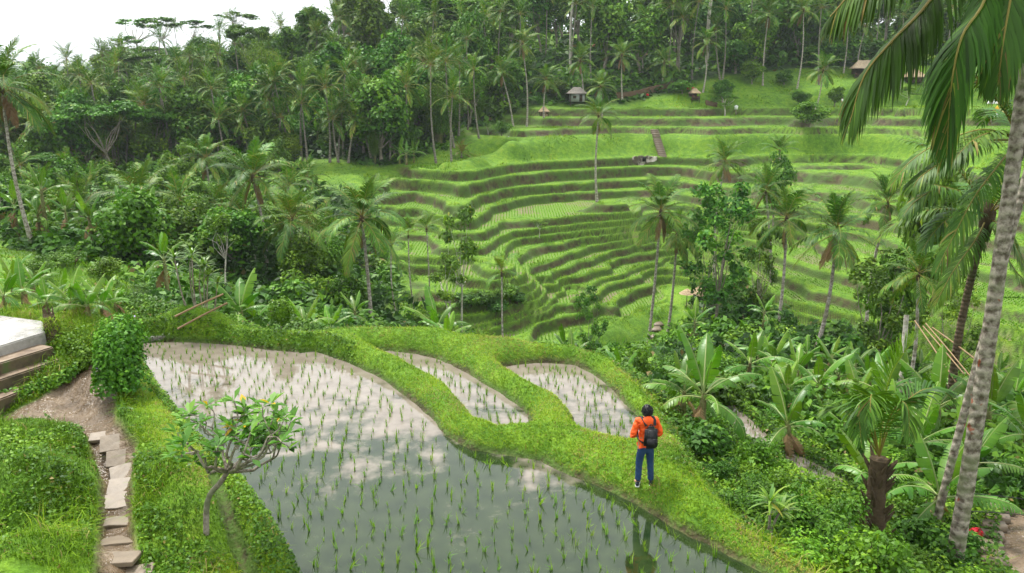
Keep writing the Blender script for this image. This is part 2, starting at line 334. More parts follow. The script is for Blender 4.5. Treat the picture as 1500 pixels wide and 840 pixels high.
# ------------------------------------------------------------------ materials
def nodes(name):
    m = bpy.data.materials.new(name); m.use_nodes = True; nt = m.node_tree; nt.nodes.clear()
    out = nt.nodes.new('ShaderNodeOutputMaterial'); return m, nt, out
class NT:
    def __init__(s, name): s.m, s.nt, s.out = nodes(name)
    def n(s, t, **k):
        nd = s.nt.nodes.new('ShaderNode' + t)
        for a, v in k.items():
            if a in ('inp',): 
                for i, x in v.items(): s.set(nd.inputs[i], x)
            else: setattr(nd, a, v)
        return nd
    def set(s, sock, x):
        if isinstance(x, bpy.types.NodeSocket): s.nt.links.new(x, sock)
        elif isinstance(x, (tuple, list)) and len(x) == 3 and sock.type == 'RGBA': sock.default_value = (*x, 1)
        else: sock.default_value = x
    def attr(s, a): return s.n('Attribute', attribute_name=a).outputs['Fac']
    def pos(s): return s.n('NewGeometry').outputs['Position']
    def objc(s): return s.n('TexCoord').outputs['Object']
    def noise(s, scale, vec=None, detail=3, rough=.55, dist=0.0):
        nd = s.n('TexNoise'); nd.inputs['Scale'].default_value = scale; nd.inputs['Detail'].default_value = detail; nd.inputs['Roughness'].default_value = rough; nd.inputs['Distortion'].default_value = dist
        s.nt.links.new(vec if vec is not None else s.pos(), nd.inputs['Vector']); return nd.outputs['Fac']
    def ramp(s, fac, stops, mode='LINEAR'):
        nd = s.n('ValToRGB'); s.set(nd.inputs[0], fac); e = nd.color_ramp.elements; nd.color_ramp.interpolation = mode
        while len(e) < len(stops): e.new(0.5)
        for el, (p, c) in zip(e, stops): el.position = p; el.color = (*c, 1) if len(c) == 3 else c
        return nd.outputs[0]
    def mix(s, f, a, b, bt='MIX'):
        nd = s.n('Mix', data_type='RGBA', blend_type=bt); s.set(nd.inputs[0], f); s.set(nd.inputs[6], a); s.set(nd.inputs[7], b); return nd.outputs[2]
    def math(s, op, a, b=0.0, c=None, clamp=False):
        nd = s.n('Math', operation=op, use_clamp=clamp); s.set(nd.inputs[0], a); s.set(nd.inputs[1], b)
        if c is not None: s.set(nd.inputs[2], c)
        return nd.outputs[0]
    def mapr(s, x, a, b, c=0.0, d=1.0):
        nd = s.n('MapRange'); nd.interpolation_type = 'SMOOTHSTEP'
        for i, v in enumerate((x, a, b, c, d)): s.set(nd.inputs[i], v)
        return nd.outputs[0]
    def bump(s, h, strength=.5, dist=.1):
        nd = s.n('Bump'); nd.inputs['Strength'].default_value = strength; nd.inputs['Distance'].default_value = dist; s.nt.links.new(h, nd.inputs['Height']); return nd.outputs[0]
    def bsdf(s, col, rough=.7, spec=.3, normal=None, **k):
        nd = s.n('BsdfPrincipled'); s.set(nd.inputs['Base Color'], col); s.set(nd.inputs['Roughness'], rough); s.set(nd.inputs['Specular IOR Level'], spec)
        if normal is not None: s.nt.links.new(normal, nd.inputs['Normal'])
        for a, v in k.items(): s.set(nd.inputs[a], v)
        return nd.outputs[0]
    def done(s, sh): s.nt.links.new(sh, s.out.inputs['Surface']); return s.m
def simple(name, col, rough=.6, spec=.3, var=.25, scale=8, bump=0.0, metal=0.0):
    t = NT(name); f = t.noise(scale, t.objc(), 5)
    c = t.mix(f, tuple(x * (1 - var) for x in col), tuple(min(1, x * (1 + var)) for x in col))
    return t.done(t.bsdf(c, rough, spec, t.bump(f, bump, .05) if bump else None, Metallic=metal))
def leafmat(name, stops, trans=.3, rough=.45, spec=.35, hv=.03, vv=.3, tcol=(1.0, 1.1, .45)):
    """foliage: per-leaf tint along a ramp, small shifts from plant to plant, light passing through the blade"""
    t = NT(name); a = t.attr('tint'); rnd = t.n('ObjectInfo').outputs['Random']
    big = t.noise(.45, t.pos(), 2)
    a2 = t.math('ADD', a, t.math('MULTIPLY', t.math('SUBTRACT', big, .5), t.math('LESS_THAN', a, .88)), clamp=True)
    a2 = t.math('MINIMUM', a2, t.math('MAXIMUM', a, .86))
    c = t.ramp(a2, stops)
    hs = t.n('HueSaturation'); t.set(hs.inputs['Color'], c)
    t.set(hs.inputs['Hue'], t.math('MULTIPLY_ADD', rnd, hv, .5 - hv / 2)); r2 = t.math('FRACT', t.math('MULTIPLY', rnd, 17.31))
    t.set(hs.inputs['Value'], t.math('MULTIPLY_ADD', r2, vv, 1 - vv / 2))
    b = t.bsdf(hs.outputs[0], rough, spec)
    if trans <= 0: return t.done(b)
    tr = t.n('BsdfTranslucent'); t.set(tr.inputs['Color'], t.mix(1.0, hs.outputs[0], tcol, 'MULTIPLY'))
    mx = t.n('MixShader'); mx.inputs[0].default_value = trans; t.nt.links.new(b, mx.inputs[1]); t.nt.links.new(tr.outputs[0], mx.inputs[2])
    return t.done(mx.outputs[0])

def ground_material():
    t = NT('ground'); p = t.pos()
    n1 = t.noise(.25, p, 4); n2 = t.noise(1.6, p, 5); n3 = t.noise(9, p, 4); n4 = t.noise(.06, p, 2)
    g = t.ramp(t.math('MULTIPLY_ADD', n2, .6, t.math('MULTIPLY', n1, .4)), [(.28, (.048, .12, .006)), (.45, (.095, .21, .008)), (.58, (.155, .28, .011)), (.75, (.22, .30, .02))])
    g = t.mix(t.mapr(n3, .35, .75), t.mix(1.0, g, (.62, .66, .6), 'MULTIPLY'), g)
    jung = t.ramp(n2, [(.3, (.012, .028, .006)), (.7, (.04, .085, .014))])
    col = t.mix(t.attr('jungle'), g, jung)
    g = t.mix(t.math('MULTIPLY', t.attr('rim'), .8), g, t.ramp(n2, [(.3, (.12, .235, .009)), (.7, (.20, .30, .015))]))
    tr = t.ramp(n3, [(.3, (.07, .14, .012)), (.7, (.13, .215, .022))])
    tr = t.mix(t.mapr(n1, .5, .62), tr, (.14, .13, .06))
    col = t.mix(t.attr('tread'), col, tr)
    soil = t.ramp(n2, [(.25, (.020, .015, .008)), (.5, (.065, .045, .022)), (.75, (.12, .085, .045))])
    moss = t.mapr(t.math('ADD', t.math('MULTIPLY_ADD', n2, .3, t.math('MULTIPLY', n3, .25)), t.math('MULTIPLY', n1, .45)), .44, .54)
    soil = t.mix(t.math('MULTIPLY', moss, .9), soil, (.045, .095, .010))
    col = t.mix(t.attr('soil'), col, soil)
    pa = t.ramp(t.noise(1.1, p, 5, .6, 1.2), [(.3, (.060, .040, .022)), (.5, (.125, .086, .050)), (.68, (.20, .148, .098))])
    col = t.mix(t.attr('path'), col, pa)
    mud = t.ramp(n2, [(.3, (.10, .07, .045)), (.7, (.2, .15, .1))])
    col = t.mix(t.attr('wet'), col, mud)
    rough = t.mix(t.attr('path'), (.85,) * 3, t.ramp(t.noise(1.3, p, 3, .5, 1.0), [(.46, (.06,) * 3), (.58, (.5,) * 3)]))
    nb = t.bump(t.math('ADD', n3, n2), .7, .12)
    return t.done(t.bsdf(col, rough, .3, nb))
M = {}
M['ground'] = ground_material()

# ------------------------------------------------------------------ the ground sheet: coarse to the horizon, finer at the terraces, finest in front
def grid(xs, ys): return np.meshgrid(xs, ys)
def quads(nx, ny, keep=None):
    i = np.arange(nx - 1)[None] + np.arange(ny - 1)[:, None] * nx
    q = np.stack([i, i + 1, i + 1 + nx, i + nx], -1)
    return q[keep] if keep is not None else q.reshape(-1, 4)
GRASSY = [  # grassy open slopes outside the terraces, photo outline at a typical distance
    [PY(u, v, Y)[:2] for u, v, Y in [(740,182,140),(760,160,145),(830,158,146),(950,150,149),(1000,132,153),(1060,112,160),(1180,98,168),(1400,95,172),(1600,110,165),(1700,170,130),(1240,190,140),(1000,195,140),(750,212,130)]],
    [PY(u, v, Y)[:2] for u, v, Y in [(-80,345,60),(30,345,56),(110,352,46),(160,375,36),(230,425,27.5),(290,455,25.5),(320,480,24),(200,500,22),(60,470,24),(-80,470,24)]],
    [PY(u, v, Y)[:2] for u, v, Y in [(440,235,116),(560,245,110),(600,238,114),(650,224,120),(690,205,134),(640,270,98),(560,300,94),(470,270,104)]],
    [(-15, 5), (13, 5), (11, 12), (7.5, 16), (5.5, 21), (3, 25.5), (-16, 26.5)],
    [PY(u, v, Y)[:2] for u, v, Y in [(700,500,62),(760,465,70),(830,440,77),(900,430,80),(1000,400,90),(1050,395,92),(1060,440,78),(980,470,72),(950,500,70),(880,520,66),(780,515,60)]],
    [PY(u, v, Y)[:2] for u, v, Y in [(800,75,190),(870,72,190),(1000,74,190),(1010,60,215),(870,56,215),(800,60,210)]]]
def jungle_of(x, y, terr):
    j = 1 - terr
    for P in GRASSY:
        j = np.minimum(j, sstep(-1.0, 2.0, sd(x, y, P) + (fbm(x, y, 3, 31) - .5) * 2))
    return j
def ground_mesh(name, xs, ys, hole=None, smooth=True):
    X, Y = grid(xs, ys); info = {}; z = Z(X, Y, info)
    keep = None
    if hole is not None:
        c = lambda a: .25 * (a[:-1, :-1] + a[1:, :-1] + a[:-1, 1:] + a[1:, 1:])
        keep = ~((c(X) > hole[0]) & (c(X) < hole[1]) & (c(Y) > hole[2]) & (c(Y) < hole[3]))
    g = Geo(); g.add(np.stack([X, Y, z], -1).reshape(-1, 3), quads(len(xs), len(ys), keep))
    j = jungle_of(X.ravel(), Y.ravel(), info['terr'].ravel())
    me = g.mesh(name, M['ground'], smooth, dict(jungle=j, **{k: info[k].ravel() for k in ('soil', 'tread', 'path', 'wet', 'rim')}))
    return struct(link(name, me))
TB = (-40.0, 120.0, 40.0, 200.0)
ax = np.concatenate([np.linspace(-1500, -200, 27)[:-1], np.arange(-200, -40, 2.0), np.arange(-40, 120, 2.0), np.arange(120, 200, 2.0), np.linspace(200, 1500, 27)])
ay = np.concatenate([np.arange(-60, 200, 2.0), np.arange(200, 480, 4.0), np.linspace(480, 2500, 30)])
# coarse sheet: cells under the two finer sheets are left out
def ground_far():
    X, Y = grid(ax, ay); info = {}; z = Z(X, Y, info)
    c = lambda a: .25 * (a[:-1, :-1] + a[1:, :-1] + a[:-1, 1:] + a[1:, 1:])
    cx, cy = c(X), c(Y)
    hole = ((cx > TB[0] + 8) & (cx < TB[1] - 8) & (cy > TB[2] + 8) & (cy < TB[3] - 8)) | ((cx > -12) & (cx < 10) & (cy > 10) & (cy < 24))
    under = ((X > TB[0] - .1) & (X < TB[1] + .1) & (Y > TB[2] - .1) & (Y < TB[3] + .1)) | ((X > -16.1) & (X < 14.1) & (Y > 5.9) & (Y < 28.1))
    z = z - .35 * under
    g = Geo(); g.add(np.stack([X, Y, z], -1).reshape(-1, 3), quads(len(ax), len(ay), ~hole))
    j = jungle_of(X.ravel(), Y.ravel(), info['terr'].ravel())
    me = g.mesh('ground', M['ground'], True, dict(jungle=j, **{k: info[k].ravel() for k in ('soil', 'tread', 'path', 'wet', 'rim')}))
    return struct(link('ground', me))
ground_far()
ground_mesh('terraced_hillside', np.arange(TB[0], TB[1] + .01, .32), np.arange(TB[2], TB[3] + .01, .32), (-16.5, 60.5, 60.5, 124.5))
ground_mesh('terraced_hillside', np.arange(-17, 61.01, .13), np.arange(60, 125.01, .13))
ground_mesh('ground', np.arange(-16, 14.01, .06), np.arange(6, 28.01, .06))
# ------------------------------------------------------------------ water in the paddies
def water_material():
    t = NT('paddy_water'); p = t.pos()
    sx = t.n('SeparateXYZ'); t.nt.links.new(p, sx.inputs[0])
    n1 = t.noise(.55, p, 5, .6, .6); n2 = t.noise(2.2, p, 4)
    # shallow beige mud further out, deeper water over dark weed close in, with patches of each in the other
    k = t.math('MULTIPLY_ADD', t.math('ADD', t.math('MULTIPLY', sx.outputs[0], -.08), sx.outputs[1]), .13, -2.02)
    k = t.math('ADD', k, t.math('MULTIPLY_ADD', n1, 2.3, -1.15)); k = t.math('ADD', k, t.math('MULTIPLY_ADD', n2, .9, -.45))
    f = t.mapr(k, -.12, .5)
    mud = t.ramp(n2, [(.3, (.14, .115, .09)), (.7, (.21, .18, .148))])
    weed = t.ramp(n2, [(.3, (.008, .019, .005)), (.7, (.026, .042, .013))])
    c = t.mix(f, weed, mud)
    nb = t.bump(t.noise(3.0, p, 2), .02, .05)
    return t.done(t.bsdf(c, .04, .5, nb, **{'IOR': 1.33, 'Coat Weight': .4, 'Coat Roughness': .02, 'Coat IOR': 1.33}))
M['water'] = water_material()
def grow(P, d):
    """outline pushed outwards by d"""
    a = np.array(P); n = len(a); area = .5 * np.sum(a[:, 0] * np.roll(a[:, 1], -1) - np.roll(a[:, 0], -1) * a[:, 1])
    e = np.roll(a, -1, 0) - np.roll(a, 1, 0); nr = np.stack([e[:, 1], -e[:, 0]], -1) * np.sign(area); nr /= np.linalg.norm(nr, axis=1)[:, None]
    return a + nr * d
def sheet(name, P, z, mat):
    bm = bmesh.new(); f = bm.faces.new([bm.verts.new((x, y, z)) for x, y in P])
    bmesh.ops.triangulate(bm, faces=[f]); bmesh.ops.recalc_face_normals(bm, faces=bm.faces)
    me = bpy.data.meshes.new(name); bm.to_mesh(me); bm.free()
    if me.polygons[0].normal.z < 0: me.flip_normals()
    me.materials.append(mat); return struct(link(name, me))
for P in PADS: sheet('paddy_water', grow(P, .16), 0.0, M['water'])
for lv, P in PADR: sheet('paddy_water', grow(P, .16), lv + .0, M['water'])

# ------------------------------------------------------------------ leaves and blades as loose faces
def unit(a): return a / (np.linalg.norm(a, axis=-1, keepdims=True) + 1e-9)
def rnd_dir(n, rg=R):
    d = rg.normal(size=(n, 3)); return unit(d)
def leaves(g, P, N, L, W, tint, rg=R, fold=.15, T=None):
    """diamond leaves at P facing N"""
    n = len(P); N = unit(N); 
    if T is None: T = unit(np.cross(N, rnd_dir(n, rg)))
    S = np.cross(N, T); L = np.broadcast_to(L, (n,))[:, None]; W = np.broadcast_to(W, (n,))[:, None]
    up = N * (W * fold)
    v = np.stack([P - T * L * .5, P + S * W * .5 + up + T * L * .05, P + T * L * .5 - N * L * .08, P - S * W * .5 + up + T * L * .05], 1)
    g.add(v.reshape(-1, 3), np.arange(n * 4).reshape(-1, 4), None, np.repeat(tint, 4))
def blades(g, P, L, W, lean, tint, rg=R, up=None):
    """grass blades: one bent, tapering strip each"""
    n = len(P); az = rg.random(n) * 2 * PI; d = np.stack([np.cos(az), np.sin(az), 0 * az], -1); s = np.stack([-np.sin(az), np.cos(az), 0 * az], -1)
    L = np.broadcast_to(L, (n,))[:, None]; W = np.broadcast_to(W, (n,))[:, None]; lean = np.broadcast_to(lean, (n,))[:, None]
    z = np.array([0, 0, 1.0]); 
    a = P + (z * (1 - lean * .35) + d * lean * .35) * L * .55; b = P + (z * (1 - lean * .7) + d * lean * .9) * L
    v = np.stack([P - s * W * .5, P + s * W * .5, a + s * W * .4, a - s * W * .4, b], 1)
    i = np.arange(n)[:, None] * 5
    g.add(v.reshape(-1, 3), i + np.array([[0, 1, 2, 3]]), i + np.array([[3, 2, 4]]), np.repeat(tint, 5))
GREEN = [(0, (.034, .082, .004)), (.35, (.080, .175, .005)), (.62, (.155, .275, .008)), (.84, (.27, .36, .018)), (.87, (.30, .25, .09)), (1, (.22, .14, .06))]
M['grass'] = leafmat('grass', GREEN, .22, .6, .12, 0, 0)
M['weed'] = leafmat('weed', [(0, (.022, .060, .004)), (.4, (.055, .14, .006)), (.7, (.115, .235, .010)), (.86, (.19, .33, .016)), (.9, (.22, .26, .05)), (1, (.20, .11, .04))], .20, .5, .2, 0, 0)
M['rice'] = leafmat('rice', [(0, (.09, .22, .012)), (.5, (.16, .33, .02)), (1, (.28, .42, .03))], .35, .45, .3, .02, .3)

M['bush'] = leafmat('bush', [(0, (.016, .046, .005)), (.35, (.038, .105, .008)), (.65, (.078, .18, .011)), (.86, (.15, .28, .018)), (.9, (.16, .18, .05)), (1, (.15, .085, .03))], .18, .52, .18, .03, .35)

# rice: the seedlings that show largest are things, the others one mass
def rice_points():
    out = []
    for P, lv, sp in [(PAD1, 0, .28), (PAD2, 0, .22), (PAD3, 0, .22), (PADR[0][1], PADR[0][0], .19), (PADR[1][1], PADR[1][0], .19)]:
        a = np.array(P); ang = R.normal(.1, .05); ca, sa = math.cos(ang), math.sin(ang)
        lo, hi = a.min(0) - 6, a.max(0) + 6; X, Y = np.meshgrid(np.arange(lo[0], hi[0], sp), np.arange(lo[1], hi[1], sp * 1.05))
        c = a.mean(0); X, Y = (X - c[0]) * ca - (Y - c[1]) * sa + c[0], (X - c[0]) * sa + (Y - c[1]) * ca + c[1]
        X = X.ravel() + R.normal(0, .035, X.size) + (fbm(Y.ravel(), X.ravel(), 2.5, 40) - .5) * .28; Y = Y.ravel() + R.normal(0, .05, X.size)
        k = (sd(X, Y, P) < (-.12 if lv == 0 else .0)) & (R.random(X.size) > .06 + .25 * (fbm(X, Y, 1.8, 41) > .64)); X, Y = X[k], Y[k]
        u, v, d = proj(X, Y, 0 * X + lv); k = (u > -20) & (u < 1520) & (v < 870)
        out.append(np.stack([X[k], Y[k], 0 * X[k] + lv, d[k]], -1))
    return np.concatenate(out)
RICE = rice_points(); RICE = RICE[np.argsort(RICE[:, 3])]
def rice_tuft(k, rg):
    g = Geo(); n = 7 + k % 3
    P = np.stack([rg.normal(0, .010, n), rg.normal(0, .010, n), np.full(n, -.10)], -1)
    blades(g, P, rg.uniform(.26, .42, n), .0145, rg.uniform(.05, .45, n), rg.random(n), rg); return g
TUFTS = [rice_tuft(i, R) for i in range(6)]
TME = [t.mesh('rice_seedling', M['rice']) for t in TUFTS]
_vis = proj(RICE[:, 0], RICE[:, 1], RICE[:, 2]); _in = (_vis[0] > 0) & (_vis[0] < 1500) & (_vis[1] < 842)
first = np.nonzero(_in)[0][:300]; rest = np.setdiff1d(np.arange(len(RICE)), first)
for i in first:
    x, y, z, d = RICE[i]; o = link('rice_seedling', TME[i % 6], None, (x, y, z), (R.normal(0, .16), R.normal(0, .16), R.random() * 6.3), R.uniform(.5, 1.15))
    tag(o, 'small tuft of young rice standing in the near part of the flooded paddy', 'rice seedling', 'rice seedlings in the near flooded paddy')
g = Geo()
for i in rest:
    x, y, z, d = RICE[i]; Mx = np.eye(4); a = R.random() * 6.3; s = R.uniform(.55, 1.15); Mx[:3, :3] = np.array([[math.cos(a), -math.sin(a), 0], [math.sin(a), math.cos(a), 0], [0, 0, 1]]) * s; Mx[:3, 3] = (x, y, z)
    g.merge(TUFTS[i % 6], Mx)
stuff(link('rice', g.mesh('rice', M['rice'])), 'rows of young rice planted across the far part of the flooded paddies', 'rice')

# ------------------------------------------------------------------ grass and weeds in front
def scatter(n, box, rg=R):
    return rg.uniform(box[0], box[1], n), rg.uniform(box[2], box[3], n)
def near_grass():
    x, y = scatter(900000, (-14.5, 12.5, 7.5, 27)); u, v, d = proj(x, y, 0 * x + .4)
    k = (u > -40) & (u < 1540) & (v < 900); x, y, d = x[k], y[k], d[k]
    k = R.random(len(x)) < np.clip((15 / d) ** 1.0, .3, 1); x, y = x[k], y[k]
    info = {}; z = Z(x, y, info); j = jungle_of(x, y, info['terr'])
    k = (info['wet'] < .2) & (info['path'] < .35 * fbm(x, y, .4, 50) + .1) & (info['soil'] < .75) & (j < .6) & (sd(x, y, PLAT) > .1)
    x, y, z, b = x[k], y[k], z[k], info['bund'][k]
    n = len(x); P = np.stack([x, y, z - .012], -1); pat = fbm(x, y, 1.3, 51); fine = fbm(x, y, .35, 52)
    wild = 1 - b
    L = R.uniform(.05, .12, n) * (1 + 1.8 * wild * sstep(.40, .65, pat)) * (.75 + .5 * fine); 
    tint = np.clip(.36 + (pat - .5) * .9 + R.normal(0, .13, n) + b * .24, 0, .84); dry = R.random(n) < .03 + .34 * sstep(.52, .66, fbm(x, y, .8, 53)) * b + .10 * wild * sstep(.6, .7, pat); tint = np.where(dry, R.uniform(.86, 1, n), tint)
    long = (R.random(n) < .02 + .05 * (wild > .3)); L = np.where(long, L * 2.3, L)
    g = Geo(); blades(g, P, L, R.uniform(.008, .016, n), R.uniform(.3, 1.25, n), tint)
    print('grass blades', n)
    stuff(link('grass', g.mesh('grass', M['grass'])), 'short bright green grass on the banks around the paddies', 'grass')
near_grass()
def near_weeds():
    x, y = scatter(500000, (-14.5, 12.5, 7.5, 26.5)); u, v, d = proj(x, y, 0 * x + .4)
    k = (u > -40) & (u < 1540) & (v < 900); x, y = x[k], y[k]
    info = {}; z = Z(x, y, info); j = jungle_of(x, y, info['terr'])
    ds = dline(x, y, STRIP); dd = dline(x, y, DITCH)
    w = sstep(.42, .2, ds) * .9 + (1 - info['bund']) * sstep(.40, .60, fbm(x, y, 1.1, 60)) * .8 + sstep(.6, .9, j) * .5
    dp = np.minimum.reduce([sd(x, y, P) for P in PADS])
    uu = u[k]; w = np.where((uu < 520) & (dp < .5) & (dp > 0), np.maximum(w, .75), w)        # leafy lip along the big paddy's outer side
    right = sstep(.5, 1.2, sd(x, y, OUTER + [(NB[1], 5), (-30, 5), (-30, OUTER[0][1])])); w = np.maximum(w, right * .65)
    k = (R.random(len(x)) < w) & (info['wet'] < .15) & (info['path'] < .15) & (dd > .10) & (sd(x, y, PLAT) > .0)
    x, y, z = x[k], y[k], z[k]; n = len(x); h = R.random(n) ** 1.6 * (.10 + .16 * fbm(x, y, .7, 61)) * (1 + .9 * right[k])
    P = np.stack([x, y, z + h], -1); N = unit(rnd_dir(n) * .75 + np.array([0, 0, 1.0])); s = R.uniform(.025, .06, n) * (1 + .5 * right[k])
    tint = np.clip(.45 + (fbm(x, y, .8, 62) - .5) * .9 + R.normal(0, .16, n), 0, .86); tint = np.where(R.random(n) < .02, .97, tint)
    g = Geo(); leaves(g, P, N, s * 1.6, s, tint); print('weeds', n)
    stuff(link('leafy_weeds', g.mesh('leafy_weeds', M['weed'])), 'low leafy weeds covering the banks beside the path and the paddy edge', 'weeds')
near_weeds()

# ------------------------------------------------------------------ grass, rice and rushes on the far terraces
def far_points(n, u0, u1, Y0, Y1, rg=R):
    """points spread evenly over the ground as one sees it, thinning with distance"""
    Y = np.exp(rg.uniform(math.log(Y0), math.log(Y1), n)); u = rg.uniform(u0, u1, n); return (u - 750) / F * Y * 1.03, Y
def terrace_cover():
    x, y = far_points(330000, 540, 1560, 46, 170); info = {}; z = Z(x, y, info)
    j = jungle_of(x, y, info['terr'])
    k = (j < .5) & (y > 40) & (info['tread'] < .3) & (info['soil'] < .25 + .3 * (fbm(x, y, 2.2, 77) > .6)); x1, y1, z1, s1 = x[k], y[k], z[k], info['soil'][k]
    n = len(x1); sc = y1 / 90
    tint = np.clip(.52 + (fbm(x1, y1, 5, 70) - .5) * .9 + (fbm(x1, y1, 1.2, 71) - .5) * .5 + R.normal(0, .1, n) - s1 * .2, 0, .84); tint = np.where(R.random(n) < .02 + .1 * s1, .92, tint)
    g = Geo(); blades(g, np.stack([x1, y1, z1 - .03], -1), R.uniform(.06, .14, n) * (.5 + 1.0 * fbm(x1, y1, 3, 72)) * (1 + 3.2 * sstep(.56, .72, fbm(x1, y1, 3.5, 78))) , .06 * sc, R.uniform(.2, 1.2, n), tint)
    stuff(link('terrace_grass', g.mesh('terrace_grass', M['grass'])), 'bright grass growing over the walls of the far rice terraces', 'grass')
    k = (info['tread'] > .5) & (y > 40); x1, y1 = x[k], y[k]
    x1 = np.round(x1 / .34) * .34 + R.normal(0, .03, len(x1)); y1 = np.round(y1 / .34) * .34 + R.normal(0, .03, len(x1)); z1 = Z(x1, y1)
    n = len(x1); g = Geo(); blades(g, np.stack([x1, y1, z1 - .02], -1), R.uniform(.14, .28, n), .055, R.uniform(.1, .7, n), np.clip(.2 + R.random(n) * .5 + (fbm(x1, y1, 8, 73) - .5) * .8, 0, 1))
    stuff(link('terrace_rice', g.mesh('terrace_rice', M['rice'])), 'young rice planted on the steps of the far terraces', 'rice')
terrace_cover()
def slope_grass():
    x, y = far_points(130000, -60, 1560, 26, 190); info = {}; z = Z(x, y, info); j = jungle_of(x, y, info['terr'])
    k = (j < .5) & (info['terr'] < .3) & ~near_mask(x, y); x, y, z = x[k], y[k], z[k]; n = len(x)
    tint = np.clip(.5 + (fbm(x, y, 4, 75) - .5) + R.normal(0, .1, n), 0, .84); tint = np.where(R.random(n) < .03, .93, tint)
    g = Geo(); blades(g, np.stack([x, y, z - .03], -1), R.uniform(.12, .34, n) * (.6 + .8 * fbm(x, y, 2, 76)), .0008 * y + .012, R.uniform(.3, 1.3, n), tint)
    stuff(link('slope_grass', g.mesh('slope_grass', M['grass'])), 'rough grass on the open slopes beyond the paddies', 'grass')
slope_grass()
def undergrowth():
    x, y = far_points(430000, -240, 1850, 10, 330); info = {}; z = Z(x, y, info); j = jungle_of(x, y, info['terr'])
    k = (j > .45) & ~(near_mask(x, y) & ((info['wet'] > .1) | (info['path'] > .1) | (np.minimum(sd(x, y, PADR[0][1]), sd(x, y, PADR[1][1])) < 1.2))) & ~((x > 6.6) & (y < 16.8) & (proj(x, y, z)[0] > 1432) & (proj(x, y, z)[1] > 742)); x, y, z = x[k], y[k], z[k]; n = len(x)
    cl = fbm(x, y, 5, 80); h = R.random(n) ** 1.4 * (.3 + 1.9 * sstep(.35, .75, cl)) * np.clip(y / 45, .4, 1.6)
    s = (.075 + .0042 * y) * R.uniform(.6, 1.5, n)
    N = unit(rnd_dir(n) * .8 + np.array([0, -.25, .8]))
    tint = np.clip(.46 + (fbm(x, y, 7, 81) - .5) * 1.3 + R.normal(0, .15, n), 0, .86); tint = np.where(R.random(n) < .015, .97, tint)
    g = Geo(); leaves(g, np.stack([x, y, z + h], -1), N, s * 1.7, s * .9, tint); print('undergrowth', n)
    stuff(link('undergrowth', g.mesh('undergrowth', M['bush'])), 'tangled green undergrowth covering the ground beneath the trees', 'undergrowth')
undergrowth()
# ------------------------------------------------------------------ plant library
M['coconut_leaf'] = leafmat('coconut_leaf', [(0, (.018, .045, .005)), (.4, (.044, .118, .009)), (.7, (.090, .195, .012)), (.84, (.16, .25, .02)), (.88, (.26, .22, .05)), (.95, (.20, .15, .04)), (1, (.12, .07, .03))], .18, .5, .2, .03, .35, (1, 1.05, .3))
M['dry_leaf'] = leafmat('dry_leaf', [(0, (.09, .045, .02)), (.5, (.17, .09, .04)), (1, (.28, .18, .09))], .15, .7, .2, .03, .4, (1, .8, .5))
M['banana_leaf'] = leafmat('banana_leaf', [(0, (.026, .08, .006)), (.4, (.06, .165, .010)), (.75, (.115, .25, .014)), (.86, (.17, .31, .02)), (.9, (.26, .34, .10)), (.95, (.34, .40, .16)), (1, (.24, .15, .05))], .24, .38, .35, .03, .4)
M['tree_leaf'] = leafmat('tree_leaf', [(0, (.026, .072, .008)), (.35, (.060, .145, .012)), (.65, (.12, .235, .017)), (.86, (.21, .34, .022)), (.9, (.15, .17, .04)), (1, (.14, .08, .03))], .18, .55, .14, .05, .6)
M['fresh_leaf'] = leafmat('fresh_leaf', [(0, (.036, .095, .006)), (.4, (.08, .185, .009)), (.75, (.155, .29, .013)), (.86, (.24, .37, .02)), (1, (.28, .26, .05))], .24, .5, .2, .03, .3)
def bark_material(name, c1, c2, moss, bands=6.0, red=0.0, lo=.34, hi=.60):
    t = NT(name); o = t.objc(); p = t.pos()
    n = t.noise(9, p, 5, .6); n2 = t.noise(2.2, p, 4); sx = t.n('SeparateXYZ'); t.nt.links.new(p, sx.inputs[0])
    wv = t.math('SINE', t.math('MULTIPLY_ADD', sx.outputs[2], bands * 6.28, t.math('MULTIPLY', n2, 9.0)))
    c = t.ramp(t.math('MULTIPLY_ADD', wv, .05, n), [(lo, c1), (hi, c2)])
    c = t.mix(t.mapr(n2, .52, .66, 0, .7), c, moss)
    if red: c = t.mix(t.mapr(t.noise(4.0, p, 2), .68, .72, 0, red), c, (.22, .045, .015))
    return t.done(t.bsdf(c, .85, .2, t.bump(t.math('ADD', n, t.math('MULTIPLY', wv, .35)), .8, .03)))
M['far_bark'] = bark_material('far_bark', (.10, .08, .06), (.26, .235, .20), (.12, .13, .07), 3.0)
M['palm_bark'] = bark_material('palm_bark', (.14, .11, .085), (.42, .38, .33), (.18, .17, .10), 3.0)
M['near_bark'] = bark_material('near_bark', (.085, .066, .048), (.33, .29, .235), (.17, .185, .10), 5.0, .8, .36, .62)
M['dark_bark'] = bark_material('dark_bark', (.05, .035, .022), (.14, .10, .065), (.07, .085, .03), 7.0)
M['tree_bark'] = bark_material('tree_bark', (.10, .08, .06), (.30, .26, .21), (.12, .14, .07), .7)
M['pale_bark'] = bark_material('pale_bark', (.26, .23, .19), (.52, .48, .42), (.28, .30, .2), .7)
M['stem'] = bark_material('banana_stem', (.10, .11, .03), (.22, .22, .09), (.09, .05, .025), .8)
M['husk'] = simple('coconut_husk', (.12, .15, .02), .5, .4, .4, 12)
M['fibre'] = simple('palm_fibre', (.075, .054, .032), .9, .1, .5, 14, .6)

